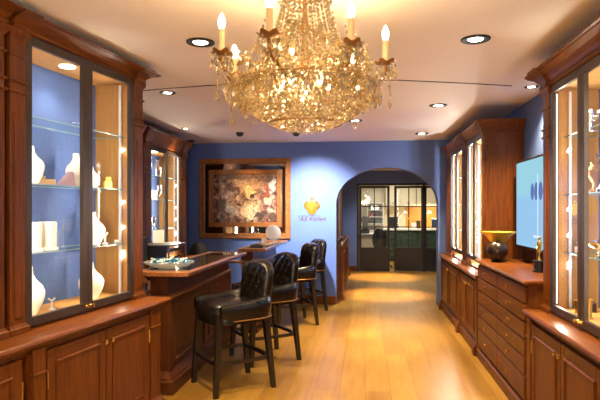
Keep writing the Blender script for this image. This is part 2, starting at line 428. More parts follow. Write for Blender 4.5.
def pilaster(par, x0, x1, z0, z1, y=0, p=.03, base=.05):
    m = MB()
    m.box(x0, y-p, z0, x1, y, z1, .003)
    m.rect_loft([(z0, .016), (z0+base*.55, .016), (z0+base*.7, .008), (z0+base, 0)], x0, x1, y-p, y)
    fw = (x1-x0)
    m.box(x0+fw*.25, y-p-.006, z0+base+.03, x1-fw*.25, y-p+.002, z1-.42*min(1, (z1-z0)/1.6)-.02, .003)
    for dz in (.15, .29, .345):
        m.rect_loft([(z1-dz, .0), (z1-dz+.006, .010), (z1-dz+.014, .010), (z1-dz+.020, 0)], x0, x1, y-p, y)
    m.rect_loft([(z1-.055, 0), (z1-.03, .016), (z1, .016)], x0, x1, y-p, y)
    return m.build('pilaster', 'wood_v', par)

def upper_cabinet(label, W, D, dz0, dz1, H, shelves, loc, rz, pil=(.13, .13), group=None, ret=(1, 1), detail=True, pole='right', o=.12, gap=.10):
    """glass-fronted wall cabinet standing on a worktop; x along the front, y into the wall"""
    t = thing('display_cabinet', label, 'display cabinet', loc, rz, group)
    zc = dz1+.02; hc = H-zc
    m = MB(); k = .025
    m.box(0, .031, 0, k, D, zc); m.box(W-k, .031, 0, W, D, zc)
    m.box(k, D-.012, 0, W-k, D, zc)
    m.box(pil[0], .002, 0, W-pil[1], .031, .022); m.box(k, .031, 0, W-k, D-.012, .022); m.box(k, .031, dz1+.0, W-k, D-.012, zc)
    m.box(pil[0], 0, dz1, W-pil[1], .031, zc)
    m.box(0, 0, 0, pil[0], .03, zc); m.box(W-pil[1], 0, 0, W, .03, zc)
    # recessed panels on the ends
    for xs, sg in ((0, -1), (W, 1)):
        for (y0, y1, z0, z1) in ((.03, .07, .05, zc-.04), (D-.07, D-.02, .05, zc-.04), (.07, D-.07, .05, .11), (.07, D-.07, zc-.14, zc-.04)):
            m.box(min(xs, xs+sg*.008), y0, z0, max(xs, xs+sg*.008), y1, z1, .002)
    m.build('carcass', 'wood_v', t)
    MB().box(k, D-.018, .024, W-k, D-.0125, dz1).build('back_panel', 'blue_lining', t, label='blue cloth back panel')
    for x0 in (k+.001, W-k-.007):
        MB().box(x0, .035, .024, x0+.006, D-.02, dz1).build('side_lining', 'lining', t, label='pale maple side lining')
    MB().box(k+.008, .035, .023, W-k-.008, D-.02, .028).build('floor_lining', 'lining', t, label='pale maple cabinet floor')
    MB().box(k+.008, .035, dz1-.0045, W-k-.008, D-.02, dz1-.0005).build('top_lining', 'lining', t, label='pale maple cabinet ceiling')
    m = MB()
    m.rect_loft([(zc-.014, .024), (zc-.006, .034), (zc+hc*.06, .034), (zc+hc*.10, .028), (zc+hc*.16, .034), (zc+hc*.34, .046), (zc+hc*.56, .068), (zc+hc*.74, o-.012), (zc+hc*.80, o-.012), (zc+hc*.84, o), (H-.003, o), (H, o-.01)], 0, W, 0, D, ret[0], ret[1])
    for xa, xb in ((0, pil[0]), (W-pil[1], W)):   # the moulding breaks forward over the pilasters
        m.rect_loft([(zc-.016, .048), (zc-.006, .056), (zc+hc*.06, .056), (zc+hc*.10, .048), (zc+hc*.34, .064), (zc+hc*.56, .082), (zc+hc*.80, o+.003), (zc+hc*.84, o+.015), (H-.001, o+.015)], xa+.01, xb-.01, 0, .05, .15, .15)
    m.build('cornice', 'wood_h', t)
    pilaster(t, 0, pil[0]-.004, 0, zc-.016, p=.03); pilaster(t, W-pil[1]+.004, W, 0, zc-.016, p=.03)
    # two glass doors
    x0, x1 = pil[0], W-pil[1]; xm = (x0+x1)/2; fw = .048
    for i, (a, b) in enumerate(((x0, xm-.001), (xm+.001, x1))):
        m = MB()
        m.box(a, -.027, dz0, a+fw, 0, dz1, .002); m.box(b-fw, -.027, dz0, b, 0, dz1, .002)
        m.box(a+fw, -.027, dz0, b-fw, 0, dz0+fw, .002); m.box(a+fw, -.027, dz1-fw, b-fw, 0, dz1, .002)
        d = m.build('door', 'bronze', t, label='dark bronze framed glass door')
        MB().box(a+fw-.006, -.013, dz0+fw-.006, b-fw+.006, -.008, dz1-fw+.006).build('pane', 'glass', d)
        if detail:
            kx = b-.02 if i == 0 else a+.02
            MB().lathe([(.010, 0), (.010, .008), (.006, .014), (.013, .022), (.013, .028), (.005, .032)], (kx, -.027, dz0+.03), 12, axis='y').build('knob', 'brass', d, 40)
    for z in shelves:
        m = MB(); m.box(k+.01, gap, z, W-k-.01, D-.03, z+.008)
        so = m.build('shelf', ['shelf_glass', 'shelf_edge'], t, label='clear glass shelf')
        for p in so.data.polygons:
            if abs(p.normal.z) < .5: p.material_index = 1
    # lighting column with small adjustable heads
    px = W-k-.03 if pole == 'right' else k+.03
    m = MB().box(px-.009, .12, .03, px+.009, .138, dz1-.02)
    lp = m.build('light_column', 'paper', t, label='white lighting column')
    sg = -1 if pole == 'right' else 1
    for z in [q-.10 for q in shelves]+[shelves[0]+.12, .33]:
        m = MB(); m.lathe([(.010, 0), (.011, .04)], (0, 0, 0), 10)
        m.xf(Matrix.Translation((px+sg*.012, .112, z)) @ Matrix.Rotation(rad(70), 4, 'Y') @ Matrix.Scale(1, 4))
        m.build('spot_head', 'led_spot', lp)
    for xs in (pil[0]+.004, W-pil[1]-.014):
        MB().box(xs, .012, dz0+.05, xs+(.007 if detail else .018), .019, dz1-.05).build('led_strip', 'led', t, label='lit vertical strip')
    for xl in (W*.56,):
        MB().lathe([(.05, 0), (.05, .004)], (xl, D*.5, dz1-.009), 20).build('ceiling_spot', 'lamp', t, label='round lit recessed lamp')
    return t

def cab_lights(loc, rz, W, D, dz1, shelves, e, col=COOL, vert=1.0, pil=.13):
    R = Matrix.Translation(loc) @ Matrix.Rotation(rz, 4, 'Z')
    def P(x, y, z): return tuple(R @ Vector((x, y, z)))
    levels = [dz1]+list(shelves)
    for xl in (W*.56,):
        light('cabinet_spot', 'SPOT', P(xl, D*.5, dz1-.014), e*1.8, col, .03, P(xl, D*.5, 0), 120, .8)
    for xs, tx in ((pil+.03, W), (W-pil-.03, 0)):
        o = light('cabinet_strip', 'AREA', P(xs, .035, dz1*.5), e*.62*vert, col, .02, P((xs+tx)/2, D, dz1*.5), sy=dz1*.85)
        # long side upright
        d = (R.to_3x3() @ Vector(((tx-xs)/2, D-.035, 0))).normalized()
        z = Vector((0, 0, 1)); x = z.cross(-d).normalized()
        o.rotation_euler = Matrix((x, z, -d)).transposed().to_euler()

def base_cabinet(label, W, D, H, loc, rz, doors, pil=(.11, .11), group=None, blocks=(1, 1)):
    t = thing('base_cabinet', label, 'cabinet', loc, rz, group)
    m = MB(); m.box(0, .02, .10, W, D, H); m.box(.0, .0, 0, W, D, .10); m.box(0, 0, H-.025, W, .02, H)
    m.build('carcass', 'wood_v', t)
    m = MB()
    m.rect_loft([(0, .03), (.085, .03), (.10, .018), (.105, .018), (.118, .006), (.12, .001)], 0, W, 0, D, 0, 0)
    m.build('plinth', 'wood_h', t)
    for (xa, xb), on in (((0, pil[0]), blocks[0]), ((W-pil[1], W), blocks[1])):
        if xb-xa < .02 or not on: continue
        m = MB(); m.box(xa+.002, -.012, .12, xb-.002, .02, H-.026); m.box(xa+.01, -.028, .12, xb-.01, -.011, H-.002, .003)
        m.rect_loft([(0, .062), (.085, .062), (.10, .05), (.105, .05), (.125, .034), (.14, .028)], xa+.012, xb-.012, 0, D*.2, .3, .3)
        m.box(xa+.006, -.034, H-.14, xb-.006, 0, H-.125, .003)
        m.build('pilaster', 'wood_v', t)
    x0, x1 = pil[0]+.004, W-pil[1]-.004; n = doors; w_ = (x1-x0)/n
    for i in range(n):
        panel_door('door', w_-.008, H-.17, x0+i*w_+.004, .14, t, knob=(1 if i % 2 == 0 else -1), hinge=(-1 if i % 2 == 0 else 1))
    return t

def worktop(label, pts_len, D, loc, rz, z0, z1, over, group=None, ends=(0, 0)):
    m = MB()
    L = pts_len
    m.rect_loft([(z0-.012, over-.03), (z0, over-.022), (z0+.008, over-.006), ((z0+z1)/2, over), (z1-.006, over-.004), (z1, over-.012)], 0, L, 0, D, ends[0], ends[1])
    o = m.build('worktop', 'wood_top'); return tag(o, label, 'worktop', group, loc, rz)

# ---- near left: two display cabinets on one worktop
WU = 1.31
locA = tuple(P0-U*WU-NV*.03+Vector((0, 0, .84)))
upper_cabinet('cherry glass-door display cabinet at left wall with white necklace busts, beside the bar', WU, .38, .02, 1.62, 1.705, (.40, .81, 1.205), locA, LROT, pil=(.115, .12))
cab_lights(locA, LROT, WU, .38, 1.62, (.40, .81, 1.205), 5.2)
locB = tuple(P0-U*(2*WU+.035)-NV*.03+Vector((0, 0, .84)))
upper_cabinet('cherry display cabinet at the left edge of the photo, only its pillar showing', WU, .38, .02, 1.62, 1.705, (.40, .81, 1.205), locB, LROT)
BD = .38+.15
def lp(t, off, z=0): return tuple(P0+U*t+NV*off+Vector((0, 0, z)))
base_cabinet('cherry base cabinet under the white necklace bust display, brass knobs', 1.31, BD, .786, lp(-1.355, .15), LROT, 2, (.11, .15))
base_cabinet('cherry base cabinet in the bottom left corner, one hinge showing', 1.32, BD, .786, lp(-2.68, .15), LROT, 2, (.10, .05), blocks=(1, 0))
worktop('cherry worktop along the left wall under the tall display cabinets', 2.72, BD, lp(-2.70, .15), LROT, .80, .838, .05, ends=(0, 1))

# ---- near right
RR = -PI/2
locN = (1.27, 3.965, .80)
upper_cabinet('cherry glass-door display cabinet at right with silver figures and a gold crest inside', 1.31, .345, .02, 1.533, 1.665, (.402, .80, 1.20), locN, RR, pole='left')
cab_lights(locN, RR, 1.31, .345, 1.533, (.402, .80, 1.20), 10)
base_cabinet('cherry base cabinet at right under the silver figure display', 1.32, .46, .75, (1.155, 3.97, 0), RR, 2, (.10, .10))
worktop('cherry worktop under the right display cabinet with silver figures', 1.34, .46, (1.155, 3.965, 0), RR, .764, .80, .05, ends=(.4, 0))

# ---- drawer chest
def chest():
    t = thing('drawer_chest', 'cherry chest of twelve small drawers under the television', 'chest of drawers', (1.16, 5.705, 0), RR)
    W, D = 1.68, .455
    m = MB(); m.box(0, .025, .1, W, D, .955); m.box(0, 0, .1, .028, .025, .955); m.box(W-.028, 0, .1, W, .025, .955); m.box(0, .0, 0, W, D, .1)
    m.box(W, .06, .12, W+.012, .13, .94, .003); m.box(W, D-.1, .12, W+.012, D-.02, .94, .003)
    m.build('carcass', 'wood_v', t)
    MB().rect_loft([(0, .03), (.08, .03), (.095, .015), (.10, .002)], 0, W, 0, D, 0, 0).build('plinth', 'wood_h', t)
    m = MB(); m.rect_loft([(.955, .008), (.962, .022), (.97, .034), (.985, .04), (.996, .036), (1.0, .028)], 0, W, 0, D, .6, .8).build('top', 'wood_top', t)
    zs = [.115, .30, .43, .56, .69, .82, .95]
    for c in range(2):
        for r in range(6):
            x0 = .03+c*.81; w_ = .80; z0, z1 = zs[r]+.005, zs[r+1]-.005
            m = MB(); m.box(x0, -.02, z0, x0+w_, .022, z1, .005)
            d = m.build('drawer', 'wood_h', t)
            MB().lathe([(.007, 0), (.007, .010), (.016, .018), (.016, .024), (.006, .028)], (x0+w_*.5, -.02, (z0+z1)/2+.01), 12, axis='y').build('knob', 'brass', d, 40)
    return t
chest()

# ---- far right: two bays
locF1, locF2 = (1.25, 6.865, .83), (1.25, 8.41, .83)
upper_cabinet('cherry display cabinet with bright light strips beside the television', 1.09, .365, .10, 1.48, 1.60, (.38, .74, 1.12), locF1, RR, pil=(.10, .08), ret=(.1, 1), pole='left', detail=False, o=.10)
cab_lights(locF1, RR, 1.09, .365, 1.48, (.38, .74, 1.12), 20, (1, .93, .86), pil=.1)
upper_cabinet('cherry display cabinet at the far right by the archway', 1.505, .365, .10, 1.48, 1.60, (.38, .74, 1.12), locF2, RR, pil=(.42, .12), ret=(.6, .1), pole='left', detail=False, o=.10)
cab_lights(locF2, RR, 1.53, .365, 1.48, (.38, .74, 1.12), 20, (1, .93, .86), pil=.42)
base_cabinet('cherry base cabinet between the drawer chest and the archway, nearer one', 1.15, .445, .775, (1.17, 6.875, 0), RR, 2, (.10, .10))
base_cabinet('cherry base cabinet right beside the archway', 1.53, .445, .775, (1.17, 8.42, 0), RR, 2, (.10, .04), blocks=(1, 0))
worktop('cherry worktop under the far right display cabinets by the archway', 2.71, .445, (1.17, 8.43, 0), RR, .79, .828, .05, ends=(1, 0))

# ---- left wall behind the bar
LB = PI/2
locL1, locL2 = (-2.6, 6.05, .84), (-2.6, 4.42, .84)
upper_cabinet('dark cherry display cabinet of silver cups behind the bar by the left corner', 1.52, .385, .10, 1.44, 1.64, (.40, .79, 1.10), locL1, LB, pil=(.20, .22), detail=False, ret=(.3, .8), o=.10)
cab_lights(locL1, LB, 1.52, .385, 1.44, (.40, .79, 1.10), 11, pil=.2)
upper_cabinet('dark cherry display cabinet on the left wall, reflected in the large wall mirror', 1.52, .385, .10, 1.44, 1.64, (.40, .79, 1.10), locL2, LB, pil=(.20, .22), detail=False, ret=(.8, .3), o=.10)
cab_lights(locL2, LB, 1.52, .385, 1.44, (.40, .79, 1.10), 5, pil=.2)
base_cabinet('cherry base cabinet under the silver cups behind the bar', 1.55, .50, .785, (-2.49, 6.04, 0), LB, 2)
base_cabinet('cherry base cabinet on the left wall behind the near end of the bar', 1.55, .50, .785, (-2.49, 4.45, 0), LB, 2)
worktop('dark cherry worktop along the left wall behind the bar', 3.2, .50, (-2.48, 4.42, 0), LB, .80, .838, .05, ends=(0, 1))

# ---- corridor
locC = (-.475, 8.95, .92)
upper_cabinet('cherry display cabinet in the corridor just past the archway', 1.75, .345, .02, 1.35, 1.45, (.36, .72), locC, LB, pil=(.08, .1), detail=False, ret=(0, .5), o=.06)
cab_lights(locC, LB, 1.75, .345, 1.35, (.36, .72), 5, pil=.1)
base_cabinet('long cherry base cabinet along the corridor left wall', 3.5, .44, .868, (-.40, 8.95, 0), LB, 5, (.09, .09))
worktop('cherry worktop along the corridor left wall', 3.54, .44, (-.40, 8.93, 0), LB, .882, .918, .03)

# ------------------------------------------------------------------ bars
def bar(label, x0, x1, y0, y1, H, over, ledge=True):
    """counter; guests' side faces +x; x1 = edge of the top, body set back"""
    t = thing('bar_counter', label, 'bar counter', (0, 0, 0))
    bx = x1-over; zl = H-.22
    m = MB(); m.box(x0+.03, y0+.10, .10, bx, y1-.04, zl)
    m.build('body', 'wood_bar_v', t)
    m = MB(); m.box(bx-.16, y0+.11, zl, bx-.012, y1-.05, H-.035); m.build('parapet', 'wood_bar_y', t, label='dark plain band under the counter top')
    m = MB()
    prof = [(0, .06), (.10, .06), (.115, .045), (.125, .045), (.15, .025), (.155, .02), (.175, .004)]
    m.loft([[(x0+.03, y0+.10-o, z), (bx+o, y0+.10-o, z), (bx+o, y1-.04, z), (x0+.03, y1-.04, z)] for z, o in prof])
    m.build('plinth', 'wood_bar_y', t)
    m = MB(); prof = [(zl-.02, .004), (zl-.012, .018), (zl+.006, .024), (zl+.014, .012), (zl+.016, 0)]
    m.loft([[(x0+.03, y0+.10-o, z), (bx+o, y0+.10-o, z), (bx+o, y1-.04, z), (x0+.03, y1-.04, z)] for z, o in prof])
    m.build('ledge_moulding', 'wood_bar_top', t)
    n = 2 if y1-y0 > 2 else 1; ln = (y1-.04-y0-.10)/n
    for k in range(n+1):
        yy = y0+.10+k*ln-(0 if k == 0 else (.09 if k == n else .045))
        m = MB(); m.box(bx, yy, .17, bx+.016, yy+.09, zl-.02, .003); m.build('pilaster', 'wood_bar_v', t)
    for k in range(n):
        a, b = y0+.10+k*ln+.10, y0+.10+(k+1)*ln-.10
        m = MB()
        def rr(i, xx): return [(xx, a+i, .22+i), (xx, b-i, .22+i), (xx, b-i, zl-.06-i), (xx, a+i, zl-.06-i)]
        m.loft([rr(0, bx+.001), rr(.004, bx+.014), rr(.02, bx+.014), rr(.028, bx+.004), rr(.08, bx+.006)]); m.build('front_panel', 'wood_bar_v', t)
    # top: wooden rim around an inlaid dark plate
    m = MB(); e = .055; z0, z1 = H-.036, H
    m.box(x1-e, y0, z0, x1, y1, z1, .007); m.box(x0, y0, z0, x0+e, y1, z1, .007)
    m.box(x0+e-.008, y0, z0, x1-e+.008, y0+.16, z1-.0006, .004); m.box(x0+e-.008, y1-e, z0, x1-e+.008, y1, z1-.0006, .004)
    m.box(x0+e-.01, y0+.15, z0, x1-e+.01, y1-e+.01, z1-.012)
    m.build('top', 'wood_bar_top', t)
    MB().box(x0+e, y0+.16, H-.012, x1-e, y1-e, H-.004).build('inlay', 'dark_glass', t, label='dark glass plate let into the top')
    return t
B1 = bar('dark mahogany bar counter nearest the left display cabinet, candy dish on it', -1.87, -1.40, 4.17, 6.33, 1.0, .20)
MB().box(-2.35, 4.5, .72, -1.86, 6.25, .75, .004).build('inner_desk', 'wood_bar_y', B1)
B2 = bar('narrower raised bar counter against the blue wall, white round mirror on it', -1.54, -1.19, 6.42, 8.32, 1.03, .17)
MB().box(-1.62, 6.335, .86, -1.28, 6.50, .885, .004).build('side_shelf', 'wood_bar_top', B2)

# ------------------------------------------------------------------ bar stools
def make_stool():
    t = thing('bar_stool', '', 'bar stool')
    # legs: square, slightly splayed
    for sx, sy in ((1, 1), (1, -1), (-1, 1), (-1, -1)):
        m = MB(); top = Vector((.185*sx, .185*sy, .66)); bot = Vector((.225*sx-(.02 if sx < 0 else 0), .215*sy, 0))
        m.loft([[tuple(p+Vector((a*r, b*r, 0))) for a, b in ((-1, -1), (1, -1), (1, 1), (-1, 1))] for p, r in ((bot, .016), (bot.lerp(top, .5), .020), (top, .024))])
        m.build('leg', 'leg_wood', t)
    def sq(r, z, n=40, e=3.2, sx=1.0):
        out = []
        for k in range(n):
            a = 2*PI*k/n; c, s = math.cos(a), math.sin(a)
            q = (abs(c)**e+abs(s)**e)**(-1/e)
            out.append((r*q*c*sx, r*q*s, z))
        return out
    # curved foot rail
    rings = []
    for (x, y, z) in sq(.222, .265, 48, 6):
        d = Vector((x, y, 0)).normalized()
        rings.append([tuple(Vector((x, y, z))+d*u+Vector((0, 0, v))) for u, v in ((-.011, -.015), (.011, -.015), (.011, .015), (-.011, .015))])
    MB().loft(rings, closed=True).build('foot_rail', 'leg_wood', t)
    MB().loft([sq(.215, .565), sq(.234, .57), sq(.238, .67), sq(.22, .69)]).build('seat_frame', 'leather', t, 50)
    MB().loft([sq(.20, .64), sq(.222, .66), sq(.228, .685), sq(.215, .71), sq(.17, .727), sq(.09, .733), sq(.02, .734)]).build('seat', 'leather', t, 60)
    # padded band wrapping the sides and rear
    path = []
    for k in range(29):
        a = PI*.5+PI*k/28
        c, s = math.cos(a), math.sin(a); q = (abs(c)**3+abs(s)**3)**(-1/3)
        path.append((.245*q*c, .245*q*s))
    path = [(.20, .245), (.10, .245)]+path+[(.10, -.245), (.20, -.245)]
    rings = []
    for i, (x, y) in enumerate(path):
        a = Vector((path[max(0, i-1)][0], path[max(0, i-1)][1], 0)); b = Vector((path[min(len(path)-1, i+1)][0], path[min(len(path)-1, i+1)][1], 0))
        d = (b-a).normalized(); nrm = Vector((d.y, -d.x, 0)); f = min(i, len(path)-1-i); sc = .7 if f == 0 else 1
        h = .04+.035*min(1, f/8)
        rings.append([tuple(Vector((x, y, .705))+nrm*u*sc+Vector((0, 0, v*sc))) for u, v in ((-.03, -.10), (.03, -.10), (.036, -.02), (.034, h-.02), (.018, h), (-.018, h), (-.034, h-.02), (-.036, -.02))])
    MB().loft(rings).build('arm_band', 'leather', t, 50)
    MB().tube([(x*1.13, y*1.13, .608) for x, y in path[1:-1]], [.005+.0015*(k % 2) for k in range(len(path)-2)], 6).build('nail_trim', 'antique', t, 60, label='row of brass nail heads')
    # tufted backrest: puffed slab, slightly curved and leaning back
    nu, nv = 26, 20; W_, z0, z1 = .205, .70, 1.06
    def pt(i, j, side):
        u = -1+2*i/nu; v = j/nv
        zt = z0+(z1-z0)*v
        wtop = W_*(1.0 - .10*max(0, (v-.75)/.25)**2)
        y = u*wtop
        edge = (1-abs(u)**5)*(1-max(0, (v-.5)*2)**5)*(1-max(0, (.35-v)/.35)**8)
        edge = max(0, edge)**.5
        top = z1-(abs(u)**3.5)*.05
        z = z0+(top-z0)*v
        puff = .018+.038*edge
        if side > 0:   # tufting on the sitter's side: diamond dimples
            g = math.cos(PI*(u*2.0+v*2.2))*math.cos(PI*(u*2.0-v*2.2))
            puff += .016*edge*abs(g)-.008
        x = -.215-.04*v+.03*u*u
        return (x+side*puff, y, z)
    F = [[m_ for m_ in []]]
    m = MB(); vf = [[m.b.verts.new(pt(i, j, 1)) for j in range(nv+1)] for i in range(nu+1)]
    vb = [[m.b.verts.new(pt(i, j, -1)) for j in range(nv+1)] for i in range(nu+1)]
    for i in range(nu):
        for j in range(nv):
            m.b.faces.new((vf[i][j], vf[i+1][j], vf[i+1][j+1], vf[i][j+1])); m.b.faces.new((vb[i][j], vb[i][j+1], vb[i+1][j+1], vb[i+1][j]))
    for i in range(nu):
        m.b.faces.new((vf[i][0], vb[i][0], vb[i+1][0], vf[i+1][0])); m.b.faces.new((vf[i][nv], vf[i+1][nv], vb[i+1][nv], vb[i][nv]))
    for j in range(nv):
        m.b.faces.new((vf[0][j], vf[0][j+1], vb[0][j+1], vb[0][j])); m.b.faces.new((vf[nu][j], vb[nu][j], vb[nu][j+1], vf[nu][j+1]))
    back = m.build('backrest', 'leather', t, 70)
    for (u, v) in ((-.5, .42), (0, .42), (.5, .42), (-.25, .66), (.25, .66), (-.5, .88), (0, .88), (.5, .88)):
        i, j = int((u+1)/2*nu), int(v*nv); p = pt(i, j, 1)
        MB().ball((p[0]+.004, p[1], p[2]), .009, seg=8).build('button', 'leather', back, 60)
    for ch in t.children:
        for v in ch.data.vertices: v.co.x *= 1.12; v.co.y *= 1.12
        for c2 in ch.children:
            for v in c2.data.vertices: v.co.x *= 1.12; v.co.y *= 1.12
    return t
st = make_stool(); G = 'bar stools along the bar'
st.location = (-1.135, 4.53, 0); st.rotation_euler = (0, 0, rad(219))
st['label'] = 'black leather bar stool nearest the camera, beside the bar with the candy dish'; st['group'] = G
dup(st, (-1.02, 5.40, 0), rad(217), 'second bar stool from the camera, black tufted leather, behind the nearest stool', G)
dup(st, (-.97, 7.12, 0), rad(206), 'third bar stool from the camera, at the raised counter', G)
dup(st, (-.93, 8.10, 0), rad(212), 'black leather bar stool against the blue wall, farthest of the four', G)

# ------------------------------------------------------------------ things on and behind the bars
cxd, cyd = -1.665, 4.47
m = MB(); m.lathe([(.09, 0), (.10, .004), (.16, .02), (.195, .048), (.20, .052), (.196, .056), (.155, .027), (.09, .012), (.01, .011)], (0, 0, 0), 32)
for k in range(26):
    a = 2*PI*k/26; m.ball((.197*math.cos(a), .197*math.sin(a), .052), .013, seg=6)
tag(m.build('candy_dish', 'dish_glass', None, 40), 'cut glass dish with beaded rim heaped with sweets on the bar', 'dish', None, (cxd, cyd, 1.0004))
def sweet(mat):
    m = MB(); m.ball((0, 0, 0), .020, .013, .012, 8)
    for s_ in (-1, 1):
        m.loft([[(s_*.018, .003*math.cos(2*PI*k/6), .003*math.sin(2*PI*k/6)) for k in range(6)], [(s_*.034, .014*math.cos(2*PI*k/6), .009*math.sin(2*PI*k/6)) for k in range(6)]])
    return m.build('wrapped_sweet', mat)
protos = []; lab = {'blue_foil': 'blue foil wrapped sweet in the cut glass dish on the bar', 'white_foil': 'white wrapped sweet in the cut glass dish on the bar'}
k = 0
for lay, (n, R_, z) in enumerate(((16, .148, .052), (11, .10, .048), (6, .05, .045), (12, .125, .072), (7, .07, .070), (3, .03, .068))):
    for i in range(n):
        a = 2*PI*(i+.5*lay)/n
        mt = 'blue_foil' if (k*7+lay) % 5 < 3 else 'white_foil'
        pr_ = next((o for q, o in protos if q == mt), None)
        if pr_ is None:
            o = sweet(mt); protos.append((mt, o)); tag(o, lab[mt], 'sweet', 'wrapped sweets in the glass dish')
        else: o = pr_.copy(); COL.objects.link(o)
        o.location = (cxd+R_*math.cos(a), cyd+R_*math.sin(a), 1.0+z); o.rotation_euler = (random.uniform(-.4, .4), random.uniform(-.4, .4), random.random()*PI)
        k += 1
# tall open stand with a box and card behind the bar
t = thing('metal_stand', 'black metal stand with thin legs behind the near bar, card on top', 'stand', (-2.12, 5.42, .75))
MB().box(-.20, -.26, .385, .20, .26, .40, .003).build('top', 'black', t)
MB().box(-.20, -.24, .18, -.02, .24, .384, .004).build('box', 'matt_black', t)
for sx in (-.18, .18):
    for sy in (-.24, .24): MB().box(sx-.008, sy-.008, 0, sx+.008, sy+.008, .386).build('leg', 'chrome', t, label='thin chrome leg')
m = MB(); m.box(-.06, -.004, 0, .06, .004, .135, .001); m.box(-.06, .0, 0, .06, .05, .004)
tag(m.build('card_stand', 'paper'), 'white upright card on the black stand behind the bar', 'card', None, (-2.18, 5.52, 1.1503), rad(8))
m = MB(); m.box(-.10, -.12, 0, .10, .12, .46, .005); m.box(-.115, -.135, .46, .115, .135, .485, .004); m.box(.1, -.09, .10, .112, .09, .30, .003)
tag(m.build('coffee_cabinet', 'matt_black'), 'black box-shaped cabinet behind the bar end, close to the left display', 'cabinet', None, (-2.21, 4.95, .7503))
for i, (x, y, s_) in enumerate(((-2.0, 4.74, 1.0), (-1.97, 4.95, .85))):
    m = MB(); s = s_
    m.lathe([(.05*s, 0), (.05*s, .01), (.018*s, .02), (.015*s, .07*s), (.05*s, .11*s), (.065*s, .18*s), (.055*s, .25*s), (.06*s, .27*s), (.055*s, .268*s), (.05*s, .25*s), (.06*s, .18*s), (.01, .115*s)], (0, 0, 0), 18)
    tag(m.build('silver_cup', 'silver', None, 40), ('taller' if i == 0 else 'smaller')+' silver cup behind the candy dish on the bar', 'cup', None, (x, y, .7503))
# swivel chair behind the bar
def office_chair(label, loc, rz):
    t = thing('office_chair', label, 'chair', loc, rz)
    m = MB(); m.lathe([(.03, .07), (.025, .40)], (0, 0, 0), 12)
    for k in range(5):
        a = 2*PI*k/5; m.tube([(0, 0, .09), (.26*math.cos(a), .26*math.sin(a), .06)], .018, 6)
    m.build('base', 'black', t, 40)
    for k in range(5):
        a = 2*PI*k/5; MB().lathe([(.028, -.012), (.028, .012)], (.26*math.cos(a), .26*math.sin(a), .0285), 10, axis='x').build('caster', 'black', t, 40)
    MB().loft([[(x*q, y*q, z) for x, y in [(.23*math.cos(2*PI*k/24), .23*math.sin(2*PI*k/24)) for k in range(24)]] for z, q in ((.40, .8), (.42, 1), (.46, 1), (.48, .9), (.485, .4))]).build('seat', 'matt_black', t, 50)
    m = MB(); rings = []
    for k in range(13):
        v = k/12; w_ = .19*math.sqrt(max(.02, 1-((v-.45)/.58)**2)); z = .50+.52*v
        rings.append([(-.24-.03*v-.02*math.cos(a)+.05*math.sin(a)**2, w_*math.sin(a), z) for a in [2*PI*j/20 for j in range(20)]])
    m.loft(rings).build('backrest', 'matt_black', t, 50)
    MB().box(-.27, -.03, .42, -.05, .03, .445).build('bracket', 'black', t)
    return t
office_chair('black rounded-back swivel chair behind the bar against the blue wall', (-2.42, 8.0, 0), rad(80))
# on the raised counter
m = MB(); m.box(-.08, -.10, 0, .08, .10, .028, .006); m.box(-.05, -.06, .028, .05, .05, .036, .003)
tag(m.build('card_reader', 'black'), 'flat black device on the near end of the raised counter', 'device', None, (-1.38, 6.80, 1.0304), rad(8))
m = MB(); m.box(-.05, -.09, 0, .05, .09, .006, .001); tag(m.build('notepad', 'tan'), 'small tan notepad on the raised counter beside the black device', 'notepad', None, (-1.30, 7.08, 1.0304), rad(-10))
t = thing('table_mirror', 'white round tilted vanity mirror on the raised counter', 'mirror', (-1.30, 7.62, 1.0304), rad(28))
MB().lathe([(.055, 0), (.055, .008), (.012, .014), (.010, .05)], (0, .0, 0), 20).build('foot', 'paper', t, 40)
m = MB(); m.lathe([(.108, -.008), (.115, 0), (.108, .008)], (0, 0, 0), 32, axis='y'); m.lathe([(.095, .009), (.095, .010)], (0, 0, 0), 28, axis='y')
m.xf(Matrix.Translation((0, 0, .145)) @ Matrix.Rotation(rad(-18), 4, 'X')); m.build('disc', 'paper', t, 40)
m = MB(); m.lathe([(.03, 0), (.034, .075), (.030, .075), (.027, .008)], (0, 0, 0), 16)
tag(m.build('white_cup', 'paper', None, 40), 'small white cup left of the round mirror on the raised counter', 'cup', None, (-1.40, 7.42, 1.0304))
m = MB(); m.box(-.10, -.05, 0, .10, .05, .012, .002)
tag(m.build('paper_stack', 'paper'), 'white papers in front of the round mirror on the raised counter', 'papers', None, (-1.28, 7.36, 1.0304), rad(80))

# ------------------------------------------------------------------ mirror, painting, emblem
FX0, FX1, FZ0, FZ1 = -2.69, -1.185, 1.035, 2.335
def frame_mesh(x0, x1, z0, z1, w_, y_back, dep):
    m = MB(); rings = []
    prof = [(0, 0), (0, dep*.8), (w_*.15, dep), (w_*.55, dep*.85), (w_*.8, dep*.9), (w_, dep*.55), (w_, 0)]
    corners = [(x0, z0, 1, 1), (x1, z0, -1, 1), (x1, z1, -1, -1), (x0, z1, 1, -1)]
    for (x, z, sx, sz) in corners:
        rings.append([(x+sx*o, y_back-d, z+sz*o) for o, d in prof])
    return m.loft(rings, closed=True)
t = thing('wall_mirror', 'large wood-framed wall mirror behind the painting on the blue back wall', 'mirror', (0, 0, 0))
frame_mesh(FX0, FX1, FZ0, FZ1, .088, YB-.001, .045).build('frame', 'frame_wood', t)
MB().box(FX0+.08, YB-.016, FZ0+.08, FX1-.08, YB-.002, FZ1-.08).build('mirror_glass', 'mirror', t)
t = thing('painting', 'framed brown oil painting of a bright workroom hung in front of the mirror', 'painting', (-2.52, YB-.05, 1.225))
frame_mesh(0, 1.19, 0, .925, .078, 0, .04).build('frame', 'frame_wood', t)
